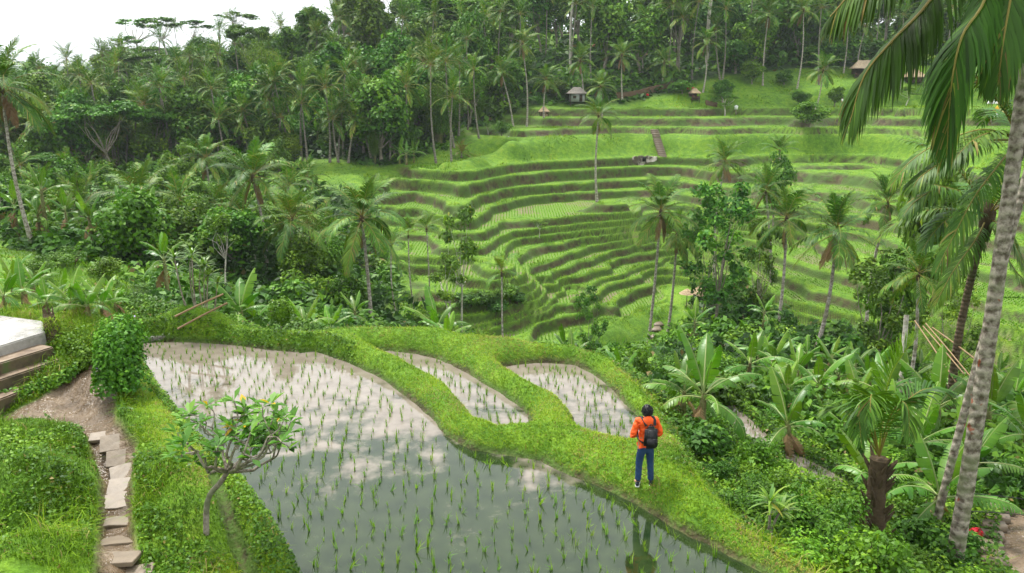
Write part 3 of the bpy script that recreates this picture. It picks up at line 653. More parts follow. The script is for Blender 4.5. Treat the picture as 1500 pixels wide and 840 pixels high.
def frond_on(g, R0, nleaf, lmax, wid, droop, rg, side=None, base_t=.16, tint=.45, tv=.12, rachis=.022, vlift=.28, segs=2, hang=0.0, dry=0.0):
    """a feather frond along the rachis R0 (n x 3)"""
    n = len(R0); tg = unit(np.gradient(R0, axis=0))
    if side is None: side = unit(np.cross(R0[-1] - R0[0], [0, 0, 1.0]))
    S = unit(side[None] - tg * (tg @ side)[:, None]); Nn = np.cross(S, tg); Nn *= np.sign(Nn[:, 2].mean() + 1e-6) if abs(Nn[:, 2].mean()) > .05 else 1
    tube(g, R0, np.linspace(rachis, rachis * .25, n), 4, .90, False)
    s = np.linspace(base_t, .995, nleaf); s = np.clip(np.concatenate([s, s + .5 / nleaf]), 0, 1); sg = np.repeat([1.0, -1.0], nleaf)
    s = np.clip(s + rg.normal(0, .15 / nleaf, len(s)), 0, 1)
    f = s * (n - 1); i = np.minimum(f.astype(int), n - 2); w = (f - i)[:, None]
    P = R0[i] * (1 - w) + R0[i + 1] * w; T = unit(tg[i] * (1 - w) + tg[i + 1] * w); Sd = S[i] * sg[:, None]; Nr = Nn[i]
    q = (s - base_t) / (1 - base_t); L = lmax * np.clip(np.sin(PI * (.16 + .78 * q)), .05, 1) ** .7 * rg.uniform(.88, 1.08, len(s))
    sw = np.radians(28 + 38 * q + rg.normal(0, 4, len(s)))[:, None]
    D = unit(Sd * np.cos(sw) + T * np.sin(sw) + Nr * (vlift * (1 - .4 * q))[:, None] + rg.normal(0, .05, (len(s), 3)))
    dn = np.array([0, 0, -1.0]); dr = (droop * rg.uniform(.7, 1.3, len(s)))[:, None]
    D0 = unit(D + dn * hang); D1 = unit(D0 + dn * dr * .7); D2 = unit(D1 + dn * dr)
    Wd = unit(np.cross(D0, Nr)) ; h = (wid * rg.uniform(.8, 1.15, len(s)) * np.clip(L / lmax, .35, 1))[:, None] * .5; L = L[:, None]
    tn = np.clip(tint + rg.normal(0, tv, len(s)) + .05 * rg.normal(), 0, .86)
    if dry > 0: tn = np.where(rg.random(len(s)) < dry * sstep(.3, 1, q), rg.uniform(.86, 1, len(s)), tn)
    if segs == 1:
        a = P + D0 * L * .45; b = a + D1 * L * .5
        v = np.stack([P, a + Wd * h, b, a - Wd * h], 1); g.add(v.reshape(-1, 3), np.arange(len(s) * 4).reshape(-1, 4), None, np.repeat(tn, 4))
    else:
        a = P + D0 * L * .38; b = a + D1 * L * .34; c = b + D2 * L * .28
        v = np.stack([P - Wd * h * .5, P + Wd * h * .5, a + Wd * h, a - Wd * h, b + Wd * h * .8, b - Wd * h * .8, c], 1); k = np.arange(len(s))[:, None] * 7
        tt = np.repeat(tn, 7)
        if dry > 0: tt[6::7] = np.where(rg.random(len(s)) < dry * 1.3, rg.uniform(.87, .97, len(s)), tt[6::7])
        g.add(v.reshape(-1, 3), np.concatenate([k + [[0, 1, 2, 3]], k + [[3, 2, 4, 5]]]), k + [[5, 4, 6]], tt)
    return g
def rachis_arc(L, e0, bend, n=14, rg=R, sway=.06):
    s = np.linspace(0, 1, n); a = e0 - bend * s ** 1.5; d = np.stack([np.cos(a), np.sin(s * 3) * rg.normal(0, sway), np.sin(a)], -1)
    p = np.vstack([[0, 0, 0], np.cumsum((d[1:] + d[:-1]) / 2, 0)]) * (L / (n - 1)); return p
def frond_mesh(kind, L, e0, bend, rg, lod):
    g = Geo(); N, wd, sg = {0: (70, .052, 2), 1: (42, .085, 2), 2: (18, .17, 1)}[lod]
    R0 = rachis_arc(L, e0, bend, 14 if lod < 2 else 8, rg)
    old = e0 < 0
    frond_on(g, R0, N, L * .24, wd * L / 4.2, .45 + .25 * rg.random(), rg, np.array([0, 1.0, 0]), tint=.46 + (.12 if e0 > .9 else 0) + .04 * rg.normal() + (.16 if old else 0), dry=.12 if old else .03, rachis=.035 * L / 4.2, segs=sg, hang=.10 if not old else .3, vlift=.32)
    return g
AGES = [(1.35, .6), (1.10, .95), (.86, 1.2), (.60, 1.3), (.30, 1.3), (-.06, 1.1), (-.5, .75)]
FR = [[frond_mesh('f', 4.2 * (.78 if i == 0 else 1), e, b, R, 1).mesh('frond', M['coconut_leaf']) for _ in range(2)] for i, (e, b) in enumerate(AGES)]
DRYFR = [frond_mesh('f', 3.4, -1.15, .35, R, 1).mesh('dry_frond', M['dry_leaf']) for _ in range(2)]
def nut_mesh(rg):
    g = Geo()
    for k in range(9):
        a = rg.random() * 6.28; r = .22 + .1 * rg.random(); c = np.array([r * math.cos(a), r * math.sin(a), -.15 - .35 * rg.random()]); s = .11
        th = np.linspace(0, PI, 6); pts = np.stack([0 * th, 0 * th, np.cos(th) * s * 1.25], -1) + c; tube(g, pts, np.sin(th) * s + .004, 7, .5, False)
    return g.mesh('coconut_bunch', M['husk'], True)
NUTS = [nut_mesh(R) for _ in range(2)]
def fibre_mesh(rg):
    g = Geo(); tube(g, [[0, 0, -.75], [0, 0, -.3], [0, 0, .15], [0, 0, .5]], [.13, .2, .24, .08], 8)
    return g.mesh('crown_heart', M['fibre'], True)
HEART = fibre_mesh(R)
def trunk_geo(base, top, r0, r1, rg, n=16, bow=.25, rings=0.0, m=8, flare=1.5):
    base = np.array(base, float); top = np.array(top, float); s = np.linspace(0, 1, n)
    a = rg.random() * 6.28; off = np.array([math.cos(a), math.sin(a), 0]) * bow
    P = base + (top - base) * s[:, None] + off * (np.sin(PI * s) * (1 - .3 * s))[:, None]
    r = r0 + (r1 - r0) * s ** .7 + r0 * (flare - 1) * np.exp(-s * n * .45)
    if rings: r = r * (1 + rings * np.where(np.arange(n) % 2, 1, -1))
    return P, r
def coconut_palm(u, v, Y, size, label, group=None, nf=22, base=None, name='coconut_palm', nuts=True, dry=2, rg=None, bark='palm_bark', rt=.15, ages=None, lean=None):
    """crown centre seen at photo pixel (u, v) at distance Y; crown radius about size metres"""
    rg = rg or np.random.default_rng(abs(int(u * 7 + v * 13))); top = PY(u, v, Y)
    bx, by = (top[0], top[1]) if base is None else (PY(base, v, Y)[0], Y + (lean or 0))
    bz = Z1(bx, by) - .15; root = empty(name, (bx, by, bz)); tag(root, label, 'palm tree', group)
    c = top - np.array([bx, by, bz]); P, r = trunk_geo((0, 0, 0), c, rt, rt * .62, rg, 18, .04 * c[2]); g = Geo(); tube(g, P, r, 8)
    link('trunk', g.mesh('trunk', M[bark], True), root)
    ctr = P[-1]; link('crown_heart', HEART, root, ctr, None, size / 4.2)
    az = rg.random() * 6.28
    for i in range(nf):
        k = min(6, int(i / nf * 7)); 
        if ages: k = ages[min(len(ages) - 1, int(i / nf * len(ages)))]
        az += 2.39996 + rg.normal(0, .12)
        link('frond', FR[k][rg.integers(2)], root, tuple(ctr + [0, 0, .25 * (1 - i / nf)]), (rg.normal(0, .10), rg.normal(0, .08), az), size / 3.25 * rg.uniform(.85, 1.08))
    for i in range(dry): link('dry_frond', DRYFR[i % 2], root, tuple(ctr - [0, 0, .1]), (rg.normal(0, .1), rg.normal(0, .15), rg.random() * 6.28), size / 4.0 * rg.uniform(.7, 1))
    if nuts: link('coconut_bunch', NUTS[rg.integers(2)], root, tuple(ctr - [0, 0, .05]), (0, 0, rg.random() * 6), size / 4.2)
    return root
# distant palms: one crown mesh each, a handful of different crowns
def far_crown(rg, yellow=0.0):
    g = Geo(); az = 0; nf = 19
    for i in range(nf):
        e, b = AGES[min(6, int(i / nf * 7))]; az += 2.39996 + rg.normal(0, .2); f = frond_mesh('f', 4.0 * rg.uniform(.8, 1.05), e + rg.normal(0, .08), b, rg, 2)
        g.merge(f, np.array(Matrix.Rotation(az, 4, 'Z')), dc=yellow)
    return g
FARC = [far_crown(R).mesh('crown', M['coconut_leaf']) for _ in range(5)]
YELC = far_crown(R, .28).mesh('crown', M['coconut_leaf'])
g = Geo(); tube(g, np.stack([.02 * np.sin(np.linspace(0, 3, 8)), 0 * np.linspace(0, 1, 8), np.linspace(0, 1, 8)], -1), 1.0, 6); 
def far_trunk(h, r, rg, lean):
    g = Geo(); P, rr = trunk_geo((0, 0, 0), (lean[0], lean[1], h), r, r * .65, rg, 9, .03 * h); tube(g, P, rr, 6); return g.mesh('trunk', M['far_bark'], True)
def far_palm(x, y, h, size, label, group, rg, crown=None, lean=(0, 0), r=.15, zb=None):
    z = (Z1(x, y) if zb is None else zb) - .2; root = empty('coconut_palm', (x, y, z)); tag(root, label, 'palm tree', group)
    link('trunk', far_trunk(h, r, rg, lean), root)
    link('crown', crown or FARC[rg.integers(5)], root, (lean[0], lean[1], h), (rg.normal(0, .08), rg.normal(0, .08), rg.random() * 6.28), size / 3.3)
    return root

# ---- broad-leaved trees
def crown_geo(rg, rx, rz, lobes, per, lf, lobe_r=.42, flat=1.0, tint=.42, hole=.72, asp=.62, pads=False):
    g = Geo(); C = []
    for k in range(lobes):
        d = unit(rg.normal(size=3)); d[2] = abs(d[2]) * 1.0 - .25 if pads else d[2] * .95 + .05; rr = rg.uniform(.35, 1.0) ** .6 * hole
        c = np.array([d[0] * rx * rr, d[1] * rx * rr, d[2] * rz * rr]); C.append(c); r = rx * lobe_r * rg.uniform(.65, 1.15)
        n = int(per * rg.uniform(.7, 1.3)); D = rnd_dir(n, rg); D[:, 2] = np.where(rg.random(n) < .7, np.abs(D[:, 2]), D[:, 2])
        q = rg.random(n) ** .35 * (1 + rg.normal(0, .07, n)); P = c + D * (r * q)[:, None] * np.array([1, 1, flat])
        # droop into little sprays so the outline breaks up
        P += rg.normal(0, lf * .5, (n, 3)) + np.array([0, 0, -1]) * (np.sin(P[:, :1] * 5 / rx) * np.sin(P[:, 1:2] * 5 / rx)) * r * .15
        N = unit(D * .7 + rg.normal(0, .55, (n, 3)) + np.array([0, 0, .55]))
        s = lf * rg.uniform(.6, 1.3, n); tn = np.clip(tint + rg.normal(0, .08) + rg.normal(0, .13, n), 0, .86); tn = np.where(rg.random(n) < .01, .95, tn)
        leaves(g, P, N, s * 1.5, s * 1.5 * asp, tn, rg)
    return g, np.array(C)
def limb_geo(rg, C, h, r, fork=.45, n=None):
    """trunk to the fork, then limbs up to the lobe centres (crown centre at height h)"""
    g = Geo(); f = np.array([rg.normal(0, .03 * h), rg.normal(0, .03 * h), h * fork])
    tube(g, spline([(0, 0, -.3), (rg.normal(0, .1), rg.normal(0, .1), h * fork * .5), f], 7), np.linspace(r * 1.25, r * .8, 7), 7)
    for c in C[:n]:
        e = c + np.array([0, 0, h]); m = (f + e) / 2 + rg.normal(0, .06 * h, 3) * np.array([1, 1, .5]); tube(g, spline([f, m, e], 6), np.linspace(r * .55, r * .08, 6), 5)
    return g
def tree_kind(name, rg, rx, rz, h, lobes, per, lf, mat, bark, r=.22, fork=.45, **k):
    cg, C = crown_geo(rg, rx, rz, lobes, per, lf, **k)
    return dict(name=name, crown=cg.mesh('crown', M[mat]), trunk=limb_geo(rg, C, h, r, fork, 9).mesh('trunk', M[bark], True), h=h, rx=rx, rz=rz)
KIND = {}
KIND['dense'] = [tree_kind('leafy_tree', R, 4.0, 4.2, 5.2, 20, 300, .34, 'tree_leaf', 'tree_bark', .2, .3) for _ in range(4)]
KIND['tall'] = [tree_kind('tall_tree', R, 3.0, 6.2, 8.0, 20, 270, .34, 'tree_leaf', 'tree_bark', .2, .35, lobe_r=.42) for _ in range(3)]
KIND['flat'] = [tree_kind('flat_topped_tree', R, 5.2, 2.2, 10, 24, 420, .24, 'fresh_leaf', 'tree_bark', .16, .42, lobe_r=.27, flat=.2, hole=1.0, tint=.28, pads=True) for _ in range(3)]
KIND['thin'] = [tree_kind('slender_tree', R, 3.6, 2.6, 17, 12, 110, .30, 'tree_leaf', 'pale_bark', .17, .72, lobe_r=.30, flat=.3, hole=1.0, tint=.4, pads=True) for _ in range(3)]
KIND['fresh'] = [tree_kind('bright_leafy_tree', R, 3.0, 2.8, 3.4, 16, 260, .26, 'fresh_leaf', 'tree_bark', .14, .4, tint=.36) for _ in range(3)]
KIND['airy'] = [tree_kind('airy_tree', R, 3.0, 5.2, 6.6, 34, 95, .24, 'tree_leaf', 'tree_bark', .13, .4, lobe_r=.24, tint=.42, hole=1.0) for _ in range(2)]
KIND['sapling'] = [tree_kind('young_tree', R, 1.5, 2.3, 5.5, 9, 130, .17, 'fresh_leaf', 'pale_bark', .075, .6, lobe_r=.36, tint=.36, hole=1.0) for _ in range(3)]
def bamboo(rg):
    g = Geo(); cg = Geo()
    for k in range(13):
        a = rg.random() * 6.28; L = rg.uniform(9, 13); b = rg.uniform(.15, .55); d = np.array([math.cos(a), math.sin(a), 0]); s = np.linspace(0, 1, 10)[:, None]
        P = d * (.5 * rg.random() + b * L * .55 * s ** 2.2) + np.array([0, 0, 1.0]) * L * (s - .22 * b * s ** 3); tube(cg, P, np.linspace(.05, .015, 10), 5, .5, False)
        n = 420; f = rg.uniform(.32, 1, n) * 9; i = np.minimum(f.astype(int), 8); w = (f - i)[:, None]; Q = P[i] * (1 - w) + P[i + 1] * w + rg.normal(0, .55, (n, 3)) * np.array([1, 1, .55])
        N = unit(rnd_dir(n, rg) * .8 + [0, 0, .5]); T = unit(rnd_dir(n, rg) * .6 + [0, 0, -.9]); T = unit(T - N * (T * N).sum(1, keepdims=True))
        leaves(g, Q, N, rg.uniform(.3, .55, n), .12, np.clip(rg.normal(.42, .15, n), 0, .86), rg, .1, T)
    return dict(name='bamboo_clump', crown=g.mesh('foliage', M['tree_leaf']), trunk=cg.mesh('culms', M['stem'], True), h=8, rx=4.5, rz=4)
KIND['bamboo'] = [bamboo(R) for _ in range(2)]
def place_tree(kind, x, y, s, label, group, rg, zb=None, sz=None):
    k = KIND[kind][rg.integers(len(KIND[kind]))]; z = (Z1(x, y) if zb is None else zb); rz = rg.random() * 6.28
    root = empty(k['name'], (x, y, z), rz); root.scale = (s, s, s * (sz or rg.uniform(.9, 1.15))); tag(root, label, 'bamboo' if kind == 'bamboo' else 'tree', group)
    link('culms' if kind == 'bamboo' else 'trunk', k['trunk'], root); link('foliage' if kind == 'bamboo' else 'crown', k['crown'], root, (0, 0, 0 if kind == 'bamboo' else k['h']))
    return root
# ---- shrubs
def shrub_geo(rg, lf, n, tint=.45, squash=.85):
    g = Geo(); 
    for k in range(9):
        c = rg.normal(0, .33, 3) * np.array([1, 1, .6]) + [0, 0, .55]; m = n // 9; D = rnd_dir(m, rg); r = rg.uniform(.28, .5) * rg.random(m) ** .3
        P = c + D * r[:, None] * np.array([1, 1, squash]); P[:, 2] = np.abs(P[:, 2]); N = unit(D * .6 + rg.normal(0, .5, (m, 3)) + [0, 0, .6]); s = lf * rg.uniform(.6, 1.3, m)
        leaves(g, P, N, s * 1.6, s * .9, np.clip(tint + rg.normal(0, .06) + rg.normal(0, .14, m), 0, .86), rg)
    return g
SHRUB = {m: [shrub_geo(R, lf, n).mesh('foliage', M[mt]) for _ in range(3)] for m, mt, lf, n in (('fine', 'bush', .055, 2600), ('broad', 'bush', .11, 1100), ('light', 'fresh_leaf', .07, 1800), ('far', 'bush', .15, 700))}
g = Geo(); [tube(g, spline([(0, 0, -.1), R.normal(0, .1, 3) + [0, 0, .3], R.normal(0, .16, 3) + [0, 0, .5]], 5), np.linspace(.03, .008, 5), 5) for _ in range(5)]
STEMS = g.mesh('stem', M['dark_bark'], True)
def shrub(kind, x, y, s, label, group, rg, sz=1.0, zb=None):
    root = empty('shrub', (x, y, (Z1(x, y) if zb is None else zb) - .05), rg.random() * 6.28); root.scale = (s, s, s * sz); tag(root, label, 'shrub', group)
    link('stem', STEMS, root); link('foliage', SHRUB[kind][rg.integers(3)], root); return root
# ---- bananas
def banana_leaf(rg, L, Wd, arch, torn=.25, dead=False, fold=.25):
    g = Geo(); n = 22; s = np.linspace(0, 1, n); R0 = rachis_arc(L, 0.0, arch, n, rg, .10); tg = unit(np.gradient(R0, axis=0)); S = np.array([0, 1.0, 0]); Nn = np.cross(tg, S) * -1; Nn = np.cross(S[None], tg) * -1
    tube(g, R0, np.linspace(.028, .006, n), 4, .94 if not dead else .99, False)
    pet = .14; w = Wd * .5 * np.clip(np.sin(PI * np.clip((s - pet) / (1 - pet), 0, 1) ** .75), 0, 1) ** .55; w[s <= pet] = 0
    base = .46 + .08 * rg.normal()
    for sg in (1, -1):
        tears = rg.random(n) < torn; dr = rg.normal(0, .06)
        for i in range(n - 1):
            if s[i + 1] <= pet + .01: continue
            if tears[i]: dr = rg.normal(.10, .22)
            a, b = R0[i], R0[i + 1]; gap = .55 if tears[i] else 0.0
            def pt(p, ww, k, q): return p + S * sg * ww * q + Nn[k] * ww * (fold * q - .55 * q * q * (1 + 0)) + np.array([0, 0, -1.0]) * ww * max(0, dr + .12) * q * q * 1.6 - tg[k] * ww * .0
            fw = tg[i] * w[i] * .30
            v = [a, b, pt(b, w[i + 1], i + 1, .55) + fw * .5, pt(a, w[i], i, .55) + fw * .5 + (b - a) * gap * .4, pt(b, w[i + 1], i + 1, 1) + fw, pt(a, w[i], i, 1) + fw + (b - a) * gap]
            tn = np.clip(base + rg.normal(0, .035), 0, .85) if not dead else rg.uniform(.96, 1.0)
            g.add(v, [[0, 1, 2, 3], [3, 2, 4, 5]], None, [tn + .05, tn + .05, tn, tn, tn - .03, tn - .03])
    return g.mesh('leaf', M['dry_leaf'] if dead else M['banana_leaf'], False)
BL = [banana_leaf(R, 1.75, .42, a, t) for a, t in ((.35, .3), (.7, .45), (1.1, .6), (1.5, .65), (1.9, .7), (.8, .3), (1.3, .8))]
BD = [banana_leaf(R, 1.4, .4, 1.0, .6, True) for _ in range(2)]
def bstem(h, r):
    g = Geo(); tube(g, [(0, 0, -.3), (0, 0, h * .4), (0.02, 0, h * .8), (0, .02, h)], [r * 1.2, r, r * .8, r * .55], 9); return g.mesh('pseudostem', M['stem'], True)
BST = [bstem(1.0, .10), bstem(1.0, .13)]
def banana(x, y, s, label, group, rg, h=1.0, nl=8, dead=2, zb=None, spread=1.0, name='banana_plant'):
    root = empty(name, (x, y, Z1(x, y) if zb is None else zb), rg.random() * 6.28); root.scale = (s, s, s); tag(root, label, 'banana plant', group)
    link('pseudostem', BST[rg.integers(2)], root, None, None, (1, 1, h))
    az = rg.random() * 6
    for i in range(nl):
        az += 2.39996 + rg.normal(0, .2); q = i / max(1, nl - 1); e = 1.32 - spread * (q * 1.15) + rg.normal(0, .08)
        k = [0, 5, 1, 2, 6, 3, 4][min(6, int(q * 6.99))]
        link('leaf', BL[k], root, (0, 0, h * (1 - .12 * q)), Euler((rg.normal(0, .25), -e, az), 'XYZ'), rg.uniform(.75, 1.1))
    for i in range(dead): link('dry_leaf', BD[i % 2], root, (0, 0, h * .8), Euler((rg.normal(0, .3), .5 + .4 * rg.random(), rg.random() * 6.28), 'XYZ'), rg.uniform(.6, .95))
    return root
# ------------------------------------------------------------------ placing plants
def GA(u, v, Y0=8.0, Y1=260.0):
    """where the sight line through photo pixel (u, v) meets the ground"""
    Y = np.exp(np.linspace(math.log(Y0), math.log(Y1), 700)); p = PY(np.full(700, u), np.full(700, v), Y); d = p[2] - Z(p[0], p[1])
    k = np.nonzero(d < 0)[0]; i = k[0] if len(k) else 699
    return float(p[0][i]), float(p[1][i]), float(Z1(p[0][i], p[1][i]))
G_ = np.random.default_rng(11)
# ---- middle-distance coconut palms, each from its place in the photograph: crown u, v, distance, crown radius, label
G1 = 'coconut palms across the valley'
for u, v, Y, s, base, lab, k in [
  (530,322,52,3.0,537,'full crowned coconut palm with yellow drooping fronds just beyond the back bank',{}),
  (428,325,58,2.7,428,'coconut palm with brown hanging fronds and straight grey trunk above the round clipped bush',{}),
  (370,260,63,3.0,380,'coconut palm with pale straight trunk rising at the edge of the left woods',{}),
  (205,292,62,3.0,217,'shaggy coconut palm with brown dead fronds beside the grassy shoulder',{'dry': 5}),
  (302,235,88,2.9,303,'coconut palm with an upright spray of young fronds standing deeper in the left woods',{}),
  (968,312,68,3.2,955,'tall coconut palm with slim white trunk beside the stream steps',{'dry': 3}),
  (992,345,72,2.6,983,'coconut palm close behind the tall white trunked palm by the stream',{}),
  (1226,342,47,2.7,1210,'full coconut palm with mottled grey trunk between the banana grove and the curved terraces',{'dry': 4}),
  (1152,322,58,2.7,1150,'coconut palm with thin pale trunk on the dark slope beside the thatched shelter',{}),
  (1122,280,74,2.5,1142,'coconut palm with leaning trunk just behind the dense tree on the slope',{}),
  (1062,238,86,2.6,1058,'bushy coconut palm rising behind the dense dark tree',{}),
  (1300,300,60,2.4,1290,'half hidden coconut palm between the spreading palm and the big grey trunk',{}),
  (877,172,100,2.7,878,'lone coconut palm with slim white trunk standing on the terrace steps',{}),
  (563,145,116,2.4,577,'slim coconut palm leaning before the dark wood at the terrace end',{'nuts': False}),
  (765,66,138,3.3,772,'pale fronded coconut palm left of the thatched houses',{}),
  (735,108,136,2.9,752,'small leaning coconut palm with bent white trunk at the dark wood edge',{}),
  (800,118,140,3.0,797,'coconut palm in front of the bamboo shelter at the slope top',{}),
  (850,90,149,3.2,856,'coconut palm leaning over the grey thatched house',{}),
  (880,128,134,2.7,884,'low coconut palm growing on the grassy slope below the thatched house',{}),
  (911,82,149,3.4,914,'tall coconut palm with brown trunk beside the red roofed house',{'dry': 3}),
  (946,30,162,3.6,945,'very tall coconut palm standing over the earth bank',{}),
  (973,92,155,3.1,972,'coconut palm with white trunk at the end of the earth bank',{}),
  (1036,62,152,3.1,1034,'yellowish coconut palm above the red flowers on the slope',{}),
  (1126,22,157,3.4,1125,'tall coconut palm on the slope above the reddish cut bank',{}),
  (1177,16,157,3.4,1177,'tall coconut palm with stout white trunk on the slope below the ridge trees',{}),
  (1206,104,142,3.2,1197,'young coconut palm with long low fronds above the walking person',{'nuts': False}),
  (1243,30,165,3.2,1243,'coconut palm with white trunk in front of the open stall hut',{}),
  (1268,40,166,3.0,1262,'coconut palm with leaning trunk beside the open stall hut',{}),
]:
    coconut_palm(u, v, Y, s, lab, G1, base=base, nf=22 if Y < 100 else 19, **k)
coconut_palm(2, 128, 56, 3.6, 'coconut palm with a ragged skirt of dead fronds beyond the grassy shoulder', G1, base=14, dry=6)
coconut_palm(1142, 222, 98, 2.3, 'yellow green young palm growing among shrubs on the terraces', None, nuts=False, nf=14, ages=[0, 1, 2, 3])
# ---- slim betel palms
def areca(u, v, Y, s, base, lab, flower=False, nf=9, ages=[0, 1, 1, 2, 3, 4], rt=.07):
    r = coconut_palm(u, v, Y, s, lab, 'slim betel palms at the foot of the terraces', nf=nf, base=base, name='betel_palm', nuts=False, dry=0, rt=rt, ages=ages)
    if flower:
        g = Geo(); 
        for k in range(26): d = unit(G_.normal(size=3)); d[2] = -abs(d[2]); tube(g, [(0, 0, 0), d * .25, d * .4 + [0, 0, -.12]], [.03, .03, .015], 4, .5)
        t = link('flower_spray', g.mesh('flower_spray', simple('cream_flower', (.5, .42, .12))), r); t.location = np.array(r.children[0].data.vertices[len(r.children[0].data.vertices) - 12].co) - np.array([0, 0, .6])
    return r
areca(598, 345, 64, 1.6, 606, 'betel palm with dark drooping crown, middle one of three behind the back bank')
areca(625, 337, 66, 1.6, 627, 'betel palm with the straightest pale stem behind the back bank')
areca(573, 362, 60, 1.7, 577, 'shorter betel palm beside the big coconut palm behind the back bank')
areca(735, 402, 48, 1.4, 738, 'betel palm with cream flower spray standing before the lowest terrace paddy', True)
areca(1345, 405, 30, 1.45, 1347, 'stout betel palm with dense glossy dark crown below the curved terraces', False, 18, [0, 1, 2, 3, 4, 5, 5, 6], .09)
# ---- palms on the wooded hillside
def find_Y(u, v, h, Y0=112, Y1=260):
    Y = np.linspace(Y0, Y1, 300); p = PY(np.full(300, u), np.full(300, v), Y); d = p[2] - Z(p[0], p[1]); k = np.nonzero(d < h)[0]
    i = k[0] if len(k) else 299; return float(p[0][i]), float(p[1][i]), float(p[2][i] - Z1(p[0][i], p[1][i]))
for u, v in [(348,63),(388,73),(485,67),(255,37),(183,72),(272,115),(245,110),(327,173),(425,107),(333,140),(477,127),(170,87),(157,123),(320,43),(347,33),(230,57),(493,173),(530,23),(630,20),(660,140),(507,173),(560,60),(595,95),(455,30),
             (410,40),(445,150),(300,85),(210,110),(505,100),(690,20),(360,120),(400,170)]:
    x, y, h = find_Y(u, v, G_.uniform(8, 13)); far_palm(x, y, max(4, h), G_.uniform(2.6, 3.4), 'coconut palm rising from the forested hillside beyond the valley', 'coconut palms on the forested hillside', G_, lean=(G_.normal(0, .8), G_.normal(0, .6)))
for k in range(70):
    u = G_.uniform(-20, 735); v = np.interp(u, [0, 170, 330, 440, 735], [95, 68, 60, 20, -20]) + G_.uniform(6, 165) ; x, y, h = find_Y(u, v, G_.uniform(9, 14), 114, 230)
    if h < 15 and y < 228: far_palm(x, y, max(6, h), G_.uniform(2.6, 3.6), 'coconut palm rising from the forested hillside beyond the valley', 'coconut palms on the forested hillside', G_, lean=(G_.normal(0, .9), G_.normal(0, .6)))
for u, v in [(800,-12),(836,4),(868,10),(905,-20),(985,5),(1020,2),(1065,12),(1095,-20),(1150,-25),(1000,25),(1210,10),(1290,-5),(1330,20),(1395,10),(1440,0),(1480,30),(1060,42),(760,20),(715,30)]:
    x, y, h = find_Y(u, v, G_.uniform(12, 17), 158, 235); far_palm(x, y, max(5, h), G_.uniform(3.0, 3.8), 'tall coconut palm of the grove on the ridge behind the huts', 'tall coconut palms on the ridge behind the huts', G_, lean=(G_.normal(0, .6), G_.normal(0, .6)))
for u, v, Y in [(90,250,100),(55,200,130),(130,270,85),(160,225,110),(250,290,75),(320,300,72),(60,290,72),(455,270,100),(275,215,112),(30,240,95),(105,305,62),(345,310,66),(480,345,64),(415,270,84),(460,330,70)]:
    p = PY(u, v, Y); far_palm(p[0], p[1], max(2.5, p[2] - Z1(p[0], p[1])), G_.uniform(2.5, 3.2), 'coconut palm half buried in the jungle of the valley floor', 'coconut palms in the valley jungle', G_, lean=(G_.normal(0, .5), 0))
p = PY(676, 212, 118); far_palm(p[0], p[1], .9, 2.0, 'low golden yellow palm growing at the tip of the grassy terrace', None, G_, YELC)
p = PY(685, 172, 132); far_palm(p[0], p[1], 4.5, 2.7, 'pale coconut palm behind the golden palm at the wood edge', None, G_)

